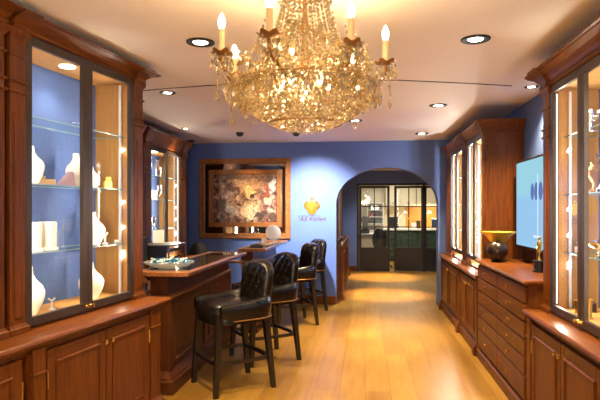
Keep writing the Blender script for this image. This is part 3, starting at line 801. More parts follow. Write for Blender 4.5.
MB().box(.0, -.001, .0, 1.19, .032, .925).build('backing', 'wood_dark', t)
c = MB().box(-.005, -.014, -.005, 1.045, -.004, .775).build('canvas', 'canvas', t); c.location = (.075, 0, .077)

def text(name, body, size, mat, parent, loc, rot, shear=0, ext=.002, sx=1):
    cu = bpy.data.curves.new(name, 'FONT'); cu.body = body; cu.size = size; cu.shear = shear; cu.extrude = ext; cu.align_x = 'CENTER'; cu.offset = size*.016
    cu.materials.append(M[mat]); o = bpy.data.objects.new(name, cu); COL.objects.link(o); o.parent = parent; o.location = loc; o.rotation_euler = rot; 
    dg = bpy.context.evaluated_depsgraph_get(); me = bpy.data.meshes.new_from_object(o.evaluated_get(dg)); bpy.data.objects.remove(o)
    o = bpy.data.objects.new(name, me); COL.objects.link(o); o.parent = parent; o.location = loc; o.rotation_euler = rot; o.scale = (sx, 1, 1)
    return o
def crest(parent, s=1.0, mat='crest_gold'):
    """gilt shield with crown and side scrolls, local x-z plane facing -y"""
    m = MB()
    sh = [(-.075, .17), (-.085, .12), (-.08, .07), (-.05, .025), (0, 0), (.05, .025), (.08, .07), (.085, .12), (.075, .17), (.04, .155), (0, .165), (-.04, .155)]
    m.prism([(x*s, z*s) for x, z in sh], 'y', -.012*s, 0)
    m.prism([(x*s*.62, (.03+z*.62)*s) for x, z in sh], 'y', -.020*s, -.01*s)
    m.prism([(x*s, z*s) for x, z in ((-.055, .15), (.055, .15), (.052, .225), (.022, .205), (0, .24), (-.022, .205), (-.052, .225))], 'y', -.014*s, 0)
    for x, z, r in ((0, .255, .022), (-.045, .235, .012), (.045, .235, .012), (-.02, .262, .012), (.02, .262, .012)): m.ball((x*s, -.008*s, z*s), r*s, r*s*.6, r*s, 10)
    for sg in (-1, 1):
        m.tube([(sg*.075*s, -.006*s, .10*s), (sg*.10*s, -.006*s, .14*s), (sg*.092*s, -.006*s, .185*s), (sg*.07*s, -.006*s, .20*s), (sg*.082*s, -.006*s, .225*s)], [.022*s, .026*s, .024*s, .016*s, .008*s], 8)
        m.tube([(sg*.02*s, -.02*s, .06*s), (sg*.05*s, -.02*s, .09*s), (sg*.045*s, -.02*s, .13*s)], .008*s, 6)
    return m.build('crest', mat, parent, 35)
t = thing('wall_emblem', 'gold crest and script lettering on the brightly lit blue wall', 'emblem', (-.845, YB-.001, 1.335))
cr = crest(t, 1.05); cr.location = (0, 0, .085)
text('lettering', 'A.E. K\u00f6chert', .092, 'letter_brown', t, (.01, -.001, -.008), (PI/2, 0, 0), .45, .002, .86)
m = MB(); m.tube([(-.20, -.003, .030), (-.215, -.003, .055), (-.19, -.003, .072), (-.10, -.003, .070), (.05, -.003, .074), (.15, -.003, .066)], .0035, 6); m.build('flourish', 'letter_brown', t)

# ------------------------------------------------------------------ television, chest-top things
t = thing('television', 'wall-mounted flat television with a pale blue picture above the drawer chest', 'television', (1.50, 4.22, 1.135))
MB().box(0, 0, 0, .04, 1.40, .845, .004).build('housing', 'black', t)
MB().box(-.003, .028, .024, .001, 1.372, .823).build('screen', 'screen', t, label='pale blue lit screen')
MB().box(.04, .4, .3, .119, 1.0, .6).build('wall_bracket', 'matt_black', t)
scr = t.children[1]
m = MB()
for (yc, zc, ry, rz_) in ((.86, .53, .05, .075), (.75, .53, .055, .08), (.63, .53, .055, .08), (.52, .53, .05, .075)):
    m.lathe([(.999, 0), (1, .0006)], (0, 0, 0), 24, axis='x')
    m.b.verts.ensure_lookup_table()
    for v in m.b.verts[-48:]: v.co = Vector((-.0036-v.co.x*.2, yc+v.co.y*ry, zc+v.co.z*rz_))
m.build('picture_stone', 'screen_violet', scr)
m = MB(); m.box(-.0044, .695, .14, -.0034, .715, .68); m.box(-.0044, .62, .12, -.0034, .83, .14); m.build('picture_stem', 'screen_white', scr)
m = MB(); m.box(0, 0, 0, .05, 1.45, .58, .004)
tag(m.build('wall_panel', 'wood_dark'), 'dark wooden board behind the television standing on the chest', 'panel', None, (1.562, 4.16, 1.0004))
t = thing('gold_bowl_lamp', 'flared gold bowl standing on a dark round base on the chest', 'ornament', (1.305, 5.52, 1.0004))
MB().lathe([(.05, .0), (.075, .006), (.075, .02), (.03, .03), (.028, .10), (.045, .14), (.085, .20), (.125, .25), (.165, .278), (.168, .286), (.155, .284), (.115, .252), (.07, .20), (.01, .15)], (0, 0, 0), 28).build('bowl', 'gilt', t, 30)
m = MB(); m.ball((-.04, -.12, .104), .098, .098, .102, 18); m.lathe([(.03, -.0), (.035, .012), (.02, .02)], (-.05, -.10, 0), 12)
m.build('dark_ball', 'ball_dark', t, 40, label='dark brown mottled ball')
t = thing('statuette', 'gold standing statuette on a black plinth at the near end of the chest', 'statuette', (1.40, 4.56, 1.0004))
MB().lathe([(.052, 0), (.052, .012), (.045, .018), (.042, .075), (.047, .082), (.047, .09), (.02, .094)], (0, 0, 0), 20).build('plinth', 'black', t, 30)
m = MB()
m.lathe([(.020, .094), (.014, .10), (.013, .13), (.017, .155), (.016, .175), (.013, .19), (.020, .215), (.022, .235), (.010, .250), (.007, .256)], (0, 0, 0), 14, 1, .8)
m.ball((0, 0, .268), .0125, .0125, .016, 10)
for s_ in (-1, 1): m.tube([(0, s_*.019, .238), (-.008, s_*.026, .205), (-.022, s_*.008, .19)], [.008, .007, .005], 6)
m.box(-.024, -.003, .10, -.018, .003, .19); m.build('figure', 'gold', t, 40)

# ------------------------------------------------------------------ jewellery displays
def place(R, x, y, z): return tuple(R @ Vector((x, y, z)))
RA = Matrix.Translation(locA) @ Matrix.Rotation(LROT, 4, 'Z')
def bust_mesh(h):
    """necklace bust: shoulders swelling from a narrow foot, tapering into a slim neck, leaning back"""
    m = MB(); n = 28; rings = []
    for z, rx, ry, yo in ((0, .50, .32, 0), (.03, .52, .33, 0), (.07, .60, .30, .01), (.20, .78, .36, -.02), (.36, .92, .42, -.04), (.48, .95, .40, -.03), (.60, .80, .34, 0), (.72, .46, .27, .05), (.82, .29, .22, .09), (.92, .25, .20, .11), (.98, .24, .19, .12), (1.0, .18, .14, .12)):
        rings.append([(rx*.36*h*math.cos(2*PI*k/n), (yo*h+ry*.36*h*math.sin(2*PI*k/n)), z*h) for k in range(n)])
    return m.loft(rings)
def bust(label, x, y, z, h, rz, chain=None):
    o = bust_mesh(h).build('necklace_bust', 'white', None, 50); tag(o, label, 'bust', 'white necklace busts', place(RA, x, y, z), LROT+rz)
    return o
zs = (.0285, .4085, .8185, 1.2135)
bust('white necklace bust on the cabinet floor at left, near the black frame', .385, .20, zs[0], .29, -rad(55))
bust('white necklace bust on the cabinet floor, behind the black bar between both doors', 1.0, .20, zs[0], .26, -rad(40))
bust('round white necklace bust on the lowest glass shelf, right door', 1.06, .22, zs[1], .235, -rad(40))
bust('white necklace bust at the far left of the middle glass shelf', .41, .20, zs[2], .235, -rad(50))
bust('white necklace bust on the middle glass shelf half behind the door bar', .90, .24, zs[2], .24, -rad(35))
bust('white necklace bust on the middle shelf, behind the right glass door', 1.085, .25, zs[2], .16, -rad(35))
# necklace on the floor bust
def chain(label, x, y, z, h, rz, mat='brown'):
    m = MB(); pts = []
    for k in range(17):
        a = -PI*.5+PI*(k-8)/9.5
        pts.append((.20*h*math.cos(a)*1.0, -.168*h*1.0+(-.02*h)*abs(math.sin(a))+.11*h*(1 if math.sin(a) > 0 else max(0, math.sin(a)+.6)), .66*h+.22*h*math.sin(a)))
    for p in pts: m.ball(p, .0045, seg=6)
    o = m.build('necklace', mat, None, 60); return tag(o, label, 'necklace', None, place(RA, x, y, z), LROT+rz)
# pearl block: two white drums wound with strands
for i, (x, w_) in enumerate(((.39, .066), (.545, .056))):
    t = thing('bracelet_drum', ('left' if i == 0 else 'right')+' of two white drums wound with pearl strands, lowest glass shelf', 'display drum', place(RA, x, .19, zs[1]), LROT-rad(40), 'pearl drums')
    MB().lathe([(w_*1.15, 0), (w_*1.15, .012), (w_, .02), (w_, .17), (w_*.9, .178)], (0, 0, 0), 24).build('drum', 'white', t, 40)
    m = MB()
    for c_ in range(4):
        for k in range(14): m.ball(((w_+.003)*math.cos(-PI/2+(c_-1.5)*.42+(.1 if i else 0)), (w_+.003)*math.sin(-PI/2+(c_-1.5)*.42+(.1 if i else 0)), .028+k*.0105), .0048, seg=6)
    m.build('pearl_strands', 'pearl', t, 60)
def ring_stand(label, x, y, z, h):
    m = MB(); m.lathe([(.022, 0), (.022, .006), (.007, .012), (.007, h*.7), (.014, h*.8), (.005, h*.85)], (0, 0, 0), 12)
    m.tube([(-.02, 0, h), (-.012, 0, h*.86), (0, 0, h*.75), (.012, 0, h*.86), (.02, 0, h)], .006, 6)
    tag(m.build('earring_stand', 'white', None, 40), label, 'earring stand', 'small earring stands', place(RA, x, y, z), LROT-rad(40))
ring_stand('small white forked earring stand on the cabinet floor between the busts', .56, .17, zs[0], .075)
ring_stand('white forked earring stand on the lowest glass shelf beside the round bust', 1.15, .19, zs[1], .085)
m = MB(); m.box(-.06, -.03, 0, .06, .03, .035, .004); m.box(-.055, -.026, .035, .0, .026, .055, .004); tag(m.build('jewel_box', 'tan'), 'tan jewel box in the middle of the middle glass shelf, left door', 'box', None, place(RA, .53, .20, zs[2]), LROT-rad(30))
m = MB(); m.tube([(0, 0, 0), (.0, 0, .06), (-.015, 0, .09), (.01, 0, .12), (-.004, 0, .16)], .003, 6); m.lathe([(.02, 0), (.02, .005)], (0, 0, 0), 10)
tag(m.build('wire_stand', 'silver', None, 40), 'thin silver wire stand behind the tan jewel box', 'stand', None, place(RA, .60, .28, zs[2]), LROT)
m = MB(); m.prism([(-.05, 0), (.06, 0), (.05, .085), (.035, .095)], 'y', -.03, .03)
tag(m.build('display_wedge', 'pink'), 'rose wedge-shaped jewel display on the middle glass shelf', 'display wedge', None, place(RA, .68, .17, zs[2]), LROT-rad(25))
m = MB(); m.box(-.03, -.02, 0, .03, .02, .055, .004); m.box(-.02, -.022, .055, .02, .0, .085, .004)
tag(m.build('gold_watch_box', 'gilt'), 'gold open watch case on the middle shelf behind the right glass door', 'watch case', None, place(RA, 1.15, .17, zs[2]), LROT-rad(30))
m = MB(); m.ball((0, 0, .012), .02, .02, .012, 10); m.ring(.02, .003, (0, 0, .026), 16)
tag(m.build('rings_cushion', 'white', None, 40), 'small white ring cushion at the right of the lowest glass shelf', 'cushion', None, place(RA, 1.21, .13, zs[1]), LROT)
m = MB()
for x, dz in ((-.05, .10), (0, .13), (.04, .09), (.09, .12)):
    m.lathe([(.014, 0), (.014, .005), (.003, .01), (.003, dz), (.008, dz+.01), (.002, dz+.03)], (x, 0, 0), 8)
tag(m.build('crystal_stand', 'dish_glass', None, 40), 'group of clear glass jewel pegs behind the pearl drums', 'display pegs', None, place(RA, .72, .28, zs[1]), LROT)

RN = Matrix.Translation(locN) @ Matrix.Rotation(RR, 4, 'Z')
zn = (.0285, .4105, .8085, 1.2085)
def vase(name, prof, mat, label, cat, R, rr, x, y, z, rz=0, seg=18):
    o = MB().lathe(prof, (0, 0, 0), seg).build(name, mat, None, 35); return tag(o, label, cat, None, place(R, x, y, z), rr+rz)
def candelabrum(label, R, rr, x, y, z, h, mat='silver', group=None, arms=3):
    m = MB(); m.lathe([(.045, 0), (.045, .008), (.015, .02), (.010, .05), (.016, .07), (.008, .09), (.008, h*.8), (.016, h*.85), (.014, h), (.010, h)], (0, 0, 0), 14)
    for k in range(arms):
        a = 2*PI*k/arms+.5
        c_, s_ = math.cos(a), math.sin(a)
        m.tube([(0, 0, h*.55), (.03*c_, .03*s_, h*.5), (.055*c_, .055*s_, h*.6), (.06*c_, .06*s_, h*.75)], .005, 6)
        m.lathe([(.006, h*.75), (.015, h*.78), (.013, h*.9), (.009, h*.9)], (.06*c_, .06*s_, 0), 10)
    o = m.build('candelabrum', mat, None, 40); return tag(o, label, 'candelabrum', group, place(R, x, y, z), rr)
candelabrum('branched silver candelabrum on the top shelf, right display cabinet', RN, RR, .23, .20, zn[3], .15)
candelabrum('silver candelabrum on the top shelf behind the right-hand door bar', RN, RR, .60, .17, zn[3], .16, arms=4)
def figure(label, R, rr, x, y, z, h, mat='silver'):
    m = MB(); s = h/.26
    m.lathe([(.05, 0), (.05, .02), (.036, .03), (.03, .05), (.02, .055)], (0, 0, 0), 16)
    for q in (-1, 1): m.tube([(q*.012, 0, .055), (q*.016, -.006, .10), (q*.012, 0, .14)], [.008, .010, .013], 8)
    m.lathe([(.016, .13), (.024, .145), (.018, .165), (.026, .195), (.018, .208), (.008, .213)], (0, 0, 0), 12, 1, .7)
    m.ball((0, 0, .226), .014, .014, .017, 10)
    for q in (-1, 1): m.tube([(q*.024, 0, .20), (q*.045, -.015, .185), (q*.05, -.03, .22)], [.008, .007, .005], 6)
    m.xf(Matrix.Scale(s, 4)); o = m.build('figurine', mat, None, 40); return tag(o, label, 'figurine', None, place(R, x, y, z), rr)
figure('silver standing figurine on the middle shelf near the right photo edge', RN, RR, .52, .17, zn[2], .28)
vase('bronze_vase', [(.05, 0), (.05, .012), (.02, .03), (.018, .06), (.05, .11), (.055, .15), (.03, .18), (.034, .20), (.03, .20)], 'antique', 'bronze vase on the middle shelf of the right display cabinet', 'vase', RN, RR, .30, .20, zn[2])
vase('silver_bowl', [(.03, 0), (.03, .01), (.012, .02), (.02, .04), (.07, .07), (.09, .10), (.086, .10), (.06, .07), (.01, .05)], 'silver', 'footed silver bowl on the lowest shelf, right display cabinet', 'bowl', RN, RR, .50, .15, zn[1])
m = MB(); m.box(-.05, -.03, 0, .05, .03, .05, .006); m.ball((-.02, 0, .075), .028, .025, .028, 12); m.ball((.03, .0, .065), .02, .02, .02, 10)
tag(m.build('jewelled_egg_box', 'brown', None, 40), 'brown ornament group on the lowest shelf of the right cabinet', 'ornament', None, place(RN, .20, .15, zn[1]), RR)
vase('tea_glass', [(.022, 0), (.022, .004), (.010, .01), (.022, .03), (.026, .06), (.024, .06)], 'dish_glass', 'small clear glass beside the brown ornament, right cabinet', 'glass', RN, RR, .29, .12, zn[1])
m = MB(); m.lathe([(.062, 0), (.065, .055), (.06, .06), (.055, .06), (.05, .045), (.01, .04)], (0, 0, 0), 24, 1.2, .8)
tag(m.build('oval_box', 'brown', None, 40), 'brown oval box on the floor of the right display cabinet', 'box', None, place(RN, .16, .20, zn[0]), RR)
for i, (x, y, h) in enumerate(((.26, .11, .085), (.43, .10, .12))):
    vase('gold_beaker', [(.028, 0), (.028, .006), (.024, .012), (.026, h*.8), (.031, h), (.027, h), (.022, .02)], 'gold', ('short gold beaker beside the brown oval box' , 'taller gold beaker behind the right door of the right cabinet')[i], 'beaker', RN, RR, x, y, zn[0])
figure('small silver figurine on the right cabinet floor behind the gold beaker', RN, RR, .50, .22, zn[0], .16)
# crest and lettering on the end lining of the near right cabinet
t = thing('cabinet_emblem', 'small gold crest with lettering inside the right display cabinet', 'emblem', place(RN, .0335, .165, .625), RR-PI/2+PI)
cr = crest(t, .38, 'gilt'); cr.location = (0, 0, .035)
text('lettering', 'A.E. K\u00d6CHERT', .022, 'antique', t, (0, -.001, -.002), (PI/2, 0, 0), 0, .001, .8); text('lettering', 'JUWELIERE', .016, 'antique', t, (0, -.001, -.022), (PI/2, 0, 0), 0, .001, .8)

# silver in the far cabinets
def silverware(R, rr, where, spots, tagc):
    for (x, y, z, kind, h, lab) in spots:
        if kind == 'cup':
            s = h/.27
            o = MB().lathe([(.05*s, 0), (.05*s, .01), (.018*s, .02), (.015*s, .07*s), (.05*s, .11*s), (.062*s, .18*s), (.05*s, .24*s), (.062*s, .27*s), (.056*s, .27*s), (.05*s, .18*s), (.01, .12*s)], (0, 0, 0), 16).build('silver_goblet', 'silver', None, 40)
            tag(o, lab, 'goblet', tagc, place(R, x, y, z), rr)
        elif kind == 'can': candelabrum(lab, R, rr, x, y, z, h, group=tagc)
        elif kind == 'jug':
            m = MB(); s = h/.2; m.lathe([(.04*s, 0), (.045*s, .01*s), (.06*s, .06*s), (.055*s, .10*s), (.028*s, .15*s), (.034*s, .20*s), (.03*s, .20*s)], (0, 0, 0), 16)
            m.tube([(.03*s, 0, .18*s), (.075*s, 0, .17*s), (.08*s, 0, .10*s), (.055*s, 0, .06*s)], .006*s, 6)
            tag(m.build('silver_jug', 'silver', None, 40), lab, 'jug', tagc, place(R, x, y, z), rr)
        else:
            m = MB(); m.box(-.07, -.03, 0, .07, .03, h, .01); tag(m.build('white_display_block', 'white'), lab, 'display block', tagc, place(R, x, y, z), rr)
RL = Matrix.Translation(locL1) @ Matrix.Rotation(LB, 4, 'Z')
z1, z2, z3 = .4085, .7985, 1.1085
silverware(RL, LB, '', [
    (.30, .20, z3, 'jug', .24, 'silver jug at the left of the top shelf in the bar cabinet'),
    (.68, .20, z3, 'cup', .25, 'silver goblet on the top shelf behind the door bar of the bar cabinet'),
    (.92, .18, z3, 'jug', .22, 'silver jug behind the right door, top shelf of the bar cabinet'),
    (.32, .18, z2, 'block', .10, 'white display block at left of the middle shelf in the bar cabinet'),
    (.58, .20, z2, 'can', .22, 'silver candelabrum in the middle of the bar cabinet'),
    (.80, .18, z2, 'block', .12, 'white display block near the door bar of the bar cabinet'),
    (.98, .18, z2, 'cup', .19, 'silver goblet behind the right door, middle shelf of the bar cabinet'),
    (.36, .20, z1, 'jug', .20, 'silver jug on the lowest shelf of the bar cabinet'),
    (.78, .18, z1, 'cup', .16, 'silver goblet on the lowest shelf of the bar cabinet')], 'silverware in the bar cabinet')
m = MB(); m.box(-.10, -.02, 0, .10, .02, .14, .004); m.box(-.06, -.03, .03, .06, -.02, .12, .004)
tag(m.build('black_case', 'matt_black'), 'black case standing on the top shelf of the bar cabinet', 'case', None, place(RL, .50, .27, z3), LB)
RF1 = Matrix.Translation(locF1) @ Matrix.Rotation(RR, 4, 'Z'); RF2 = Matrix.Translation(locF2) @ Matrix.Rotation(RR, 4, 'Z')
f1, f2, f3 = .3885, .7485, 1.1285
silverware(RF1, RR, '', [
    (.78, .16, f3, 'jug', .26, 'tall silver jug, top shelf of the cabinet beside the television'),
    (.86, .18, f2, 'can', .24, 'silver candelabrum on the middle shelf beside the television'),
    (.66, .16, f2, 'cup', .20, 'silver goblet on the middle shelf beside the television'),
    (.82, .18, f1, 'cup', .22, 'silver goblet, lowest shelf of the cabinet beside the television'),
    (.60, .16, f1, 'block', .16, 'white display block, lowest shelf beside the television')], 'silverware beside the television')
silverware(RF2, RR, '', [
    (1.16, .16, f3, 'cup', .22, 'silver goblet, top shelf of the cabinet by the archway'),
    (1.12, .16, f2, 'can', .24, 'silver candelabrum in the cabinet by the archway'),
    (1.20, .16, f1, 'jug', .22, 'silver jug, lowest shelf of the cabinet by the archway')], 'silverware by the archway')

# ------------------------------------------------------------------ chandelier
def chandelier():
    ca, sa = math.cos(A), math.sin(A); zc, xc = 2.5, (305-300)/540*2.5
    X0, Y0 = -zc*sa+xc*ca, zc*ca+xc*sa
    t = thing('chandelier', 'crystal chandelier with lit candle arms hanging from the ceiling', 'chandelier', (X0, Y0, 0), A)
    # local -y looks towards the camera
    m = MB(); m.lathe([(.012, 2.14), (.02, 2.17), (.03, 2.20), (.018, 2.24), (.012, 2.30), (.022, 2.34), (.012, 2.40), (.010, 2.53), (.06, 2.56), (.065, 2.588)], (0, 0, 0), 20)
    m.build('stem', 'antique', t, 40)
    for R_, r_, z_, n_ in ((.33, .004, 2.07, 48), (.10, .004, 2.50, 32), (.20, .004, 2.16, 40), (.17, .003, 1.897, 32)): MB().ring(R_, r_, (0, 0, z_), n_).build('hoop', 'antique', t, 40)
    for k in range(8):
        a = 2*PI*k/8; MB().tube([(.02*math.cos(a), .02*math.sin(a), 2.18), (.2*math.cos(a), .2*math.sin(a), 2.16), (.33*math.cos(a), .33*math.sin(a), 2.07)], .004, 6).build('spoke', 'antique', t, 40)
    beads = MB(); drops = []
    def bd(p, r, h=None): beads.octa(p, r, h)
    def strand(a, b, sag, r, n):
        a, b = Vector(a), Vector(b)
        for i in range(n+1):
            f = i/n; p = a.lerp(b, f); p.z -= sag*4*f*(1-f); bd(p, r*random.uniform(.85, 1.15), r*random.uniform(.9, 1.4))
    # tent of strands from crown to ring
    for k in range(28):
        a = 2*PI*k/28
        strand((.095*math.cos(a), .095*math.sin(a), 2.50), (.205*math.cos(a), .205*math.sin(a), 2.17), .045, .0085, 22)
    # crown tiers
    for R_, z in ((.11, 2.50), (.12, 2.47), (.10, 2.53), (.07, 2.55)):
        n = int(2*PI*R_/.02)
        for k in range(n): bd((R_*math.cos(2*PI*k/n), R_*math.sin(2*PI*k/n), z+random.uniform(-.006, .006)), .010, .014)
    # shoulders: ring of rosettes
    for R_, z, r in ((.21, 2.165, .013), (.235, 2.14, .013), (.265, 2.12, .012), (.30, 2.09, .012), (.335, 2.065, .013)):
        n = int(2*PI*R_/.026)
        for k in range(n): bd((R_*math.cos(2*PI*k/n), R_*math.sin(2*PI*k/n), z+random.uniform(-.012, .012)), r, r*1.3)
    # basket
    for i in range(15):
        f = i/14; R_ = .335*math.cos(f*PI*.5)**.62 if f < 1 else 0; z = 2.055-.195*f**1.15
        n = max(1, int(2*PI*R_/.022))
        for k in range(n): bd((R_*math.cos(2*PI*(k+.5*(i % 2))/n), R_*math.sin(2*PI*(k+.5*(i % 2))/n), z), .0105*random.uniform(.8, 1.2), .0125)
    # inner clusters
    for k in range(520):
        a = random.random()*2*PI; R_ = .30*math.sqrt(random.random()); z = random.uniform(1.93, 2.14)
        bd((R_*math.cos(a), R_*math.sin(a), z), random.uniform(.008, .013), random.uniform(.01, .018))
    for k in range(260):
        a = random.random()*2*PI; z = random.uniform(2.14, 2.36); R_ = (.19-.10*(z-2.14)/.22)*math.sqrt(random.uniform(.3, 1))
        bd((R_*math.cos(a), R_*math.sin(a), z), random.uniform(.007, .012), random.uniform(.01, .016))
    # arms
    angs = [-22, 38, 98, 140, 190, 244, 286]; tips = []
    for i, d in enumerate(angs):
        a = rad(d); dx, dy = math.sin(a), -math.cos(a); R_ = .385 if d != 38 else .31; zd = 2.195 if d not in (140, 244) else 2.14
        P = lambda r, z: (dx*r, dy*r, z)
        pts = []
        kr = R_/.385; ctrl = [(.05, 2.13), (.14, 2.08), (.22, 2.07), (.285, 2.085), (.315, 2.12), (.34, 2.105), (.37, 2.12), (.385, 2.155), (.385, zd)]
        for c_ in ctrl: pts.append(P(c_[0]*kr, c_[1]))
        arm = MB().tube(pts, .0065, 8).build('arm', 'antique', t, 60)
        m = MB(); prof = [(.006, zd-.012), (.02, zd-.008), (.045, zd), (.05, zd+.006), (.04, zd+.003), (.012, zd+.002)]
        rings = []
        for r_, z in prof: rings.append([(dx*R_+r_*(1+.14*math.cos(6*2*PI*k/36))*math.cos(2*PI*k/36), dy*R_+r_*(1+.14*math.cos(6*2*PI*k/36))*math.sin(2*PI*k/36), z+.006*math.cos(12*PI*k/36)*(r_ > .03)) for k in range(36)])
        m.loft(rings).build('drip_pan', 'antique', arm, 40)
        MB().lathe([(.0145, zd+.002), (.0145, zd+.105), (.010, zd+.108)], (dx*R_, dy*R_, 0), 14).build('candle', 'candle', arm, 40)
        MB().lathe([(.006, zd+.106), (.011, zd+.114), (.016, zd+.132), (.0155, zd+.146), (.010, zd+.162), (.004, zd+.174), (.001, zd+.178)], (dx*R_, dy*R_, 0), 14).build('bulb', 'flame', arm, 60, label='glowing candle bulb')
        light('chandelier_bulb', 'POINT', tuple(Vector((X0, Y0, 0))+Matrix.Rotation(A, 3, 'Z') @ Vector((dx*R_, dy*R_, zd+.145))), 11, (1, .62, .27), .018)
        tips.append((dx*R_, dy*R_, zd))
        for k in range(6):
            b = 2*PI*k/6; q = (dx*R_+.045*math.cos(b), dy*R_+.045*math.sin(b), zd-.012)
            bd(q, .006, .010); drops.append((q[0], q[1], q[2]-.012))
        # rosette sprays beside the arms
        for k in range(26):
            b = random.random()*2*PI; rr = random.uniform(0, .045)
            bd((dx*.30+rr*math.cos(b), dy*.30+rr*math.sin(b), 2.20+random.uniform(-.05, .03)), random.uniform(.008, .014), random.uniform(.01, .017))
        strand(P(.385, zd-.02), P(.33, 2.03), .03, .008, 12)
        strand(P(.40, zd-.02), P(.405, zd-.15), .0, .008, 10)
        strand(P(.19, 2.36), P(.30, 2.18), .05, .008, 14); drops.append(P(.405, zd-.165))
    for k in range(5):  # invented bulbs, added to light the crystals from within
        a = 2*PI*k/5+.3; q = (.11*math.cos(a), .11*math.sin(a))
        MB().lathe([(.006, 2.06), (.011, 2.068), (.016, 2.086), (.0155, 2.10), (.010, 2.116), (.001, 2.13)], (q[0], q[1], 0), 12).build('inner_fill_bulb', 'flame', t, 60, label='glowing bulb added inside the crystal basket to brighten it')
        light('chandelier_inner_fill', 'POINT', tuple(Vector((X0, Y0, 0))+Matrix.Rotation(A, 3, 'Z') @ Vector((q[0], q[1], 2.095))), 8, (1, .68, .34), .018)
    n = len(tips)
    for i in range(n):
        a, b = tips[i], tips[(i+1) % n]
        q = lambda p: (p[0]*1.02, p[1]*1.02, p[2]-.03)
        dist = (Vector(a)-Vector(b)).length; strand(q(a), q(b), .12, .0085, int(dist/.02))
        mid = ((a[0]+b[0])*.47, (a[1]+b[1])*.47, 2.04); strand(q(a), mid, .04, .008, int(dist/.036)); strand(q(b), mid, .04, .008, int(dist/.036))
    for k in range(28):
        a = 2*PI*k/28; drops.append((.345*math.cos(a), .345*math.sin(a), 2.035))
    for k in range(14):
        a = 2*PI*k/14; drops.append((.20*math.cos(a), .20*math.sin(a), 2.125))
    b = beads.build('crystal_strands', 'crystal', t); b['kind'] = 'stuff'
    # faceted pendants
    m = MB(); pr_ = [(.0025, 0), (.006, -.008), (.012, -.026), (.010, -.040), (.001, -.056)]
    m.lathe(pr_, (0, 0, 0), 6); p0 = m.build('pendant', 'crystal', t)
    for i, q in enumerate(drops[:98]):
        o = p0 if i == 0 else p0.copy()
        if i: COL.objects.link(o); o.parent = t
        o.location = q; o.rotation_euler = (0, 0, random.random()*PI)
    return X0, Y0
CHX, CHY = chandelier()

# ------------------------------------------------------------------ ceiling fittings
def downlight_proto():
    t = thing('downlight', '', 'ceiling light')
    MB().lathe([(.050, -.002), (.056, -.008), (.086, -.010), (.092, -.006), (.092, 0), (.050, 0)], (0, 0, 0), 32).build('trim_ring', 'matt_black', t, 30)
    MB().lathe([(.047, -.0021), (.047, -.0045)], (0, 0, 0), 28).build('lens', 'lamp', t, label='round glowing lamp face')
    return t
spots = [(-1.06, 3.40, 'round ceiling downlight left of the chandelier, large and near'), (.70, 3.55, 'round ceiling downlight right of the chandelier, nearest to it'),
         (-1.82, 4.83, 'round ceiling downlight above the near end of the bar, close to the left display cabinet'), (-2.38, 6.98, 'small ceiling downlight near the display cabinet behind the bar'),
         (.755, 5.75, 'round ceiling downlight over the aisle in front of the television'), (1.46, 4.98, 'round ceiling downlight close to the right wall above the television'),
         (.80, 7.83, 'round ceiling downlight nearest the archway'), (-.12, 6.60, 'round ceiling downlight half hidden under the chandelier')]
d0 = None
for i, (x, y, lab) in enumerate(spots):
    if d0 is None: d0 = downlight_proto(); d0.location = (x, y, CZ); d0['label'] = lab; d0['group'] = 'ceiling downlights'
    else: dup(d0, (x, y, CZ), None, lab, 'ceiling downlights').scale = [(.0, 1, .82, .62, 1, .68, 1, 1)[i]]*3
m = MB(); m.lathe([(.055, 0), (.055, -.012), (.050, -.03), (.030, -.052), (.006, -.058)], (0, 0, 0), 20)
sd = tag(m.build('ceiling_sensor', 'black', None, 40), 'black domed ceiling sensor left of the chandelier bottom', 'sensor', 'black ceiling sensors', (-1.75, 7.45, CZ))
s2 = sd.copy(); COL.objects.link(s2); s2.location = (-.96, 7.52, CZ); s2['label'] = 'black domed ceiling sensor right under the chandelier bottom'
t = thing('security_camera', 'black security camera in the ceiling corner above the left bar cabinet', 'camera', (-2.70, 8.20, CZ))
MB().lathe([(.06, 0), (.06, -.02), (.02, -.03), (.02, -.05)], (0, 0, 0), 18).build('mount', 'black', t, 40)
MB().ball((0, 0, -.07), .045, .045, .04, 16).build('dome', 'black', t, 60)
def arc_rail():
    pts = [(-2.9, 5.02), (-2.0, 4.712), (-1.66, 4.64), (-1.323, 4.585), (-.545, 4.53), (-.15, 4.545), (.266, 4.586), (.633, 4.701), (.95, 4.80), (1.278, 4.918)]
    fine = []
    for i in range(len(pts)-1):
        for k in range(6): fine.append(tuple(Vector((*pts[i], CZ-.003)).lerp(Vector((*pts[i+1], CZ-.003)), k/6)))
    fine.append((*pts[-1], CZ-.003))
    m = MB().tube(fine, 0, rect=(.006, .0025))
    tag(m.build('ceiling_rail', 'matt_black'), 'thin dark curved track across the ceiling behind the chandelier', 'track')
arc_rail()

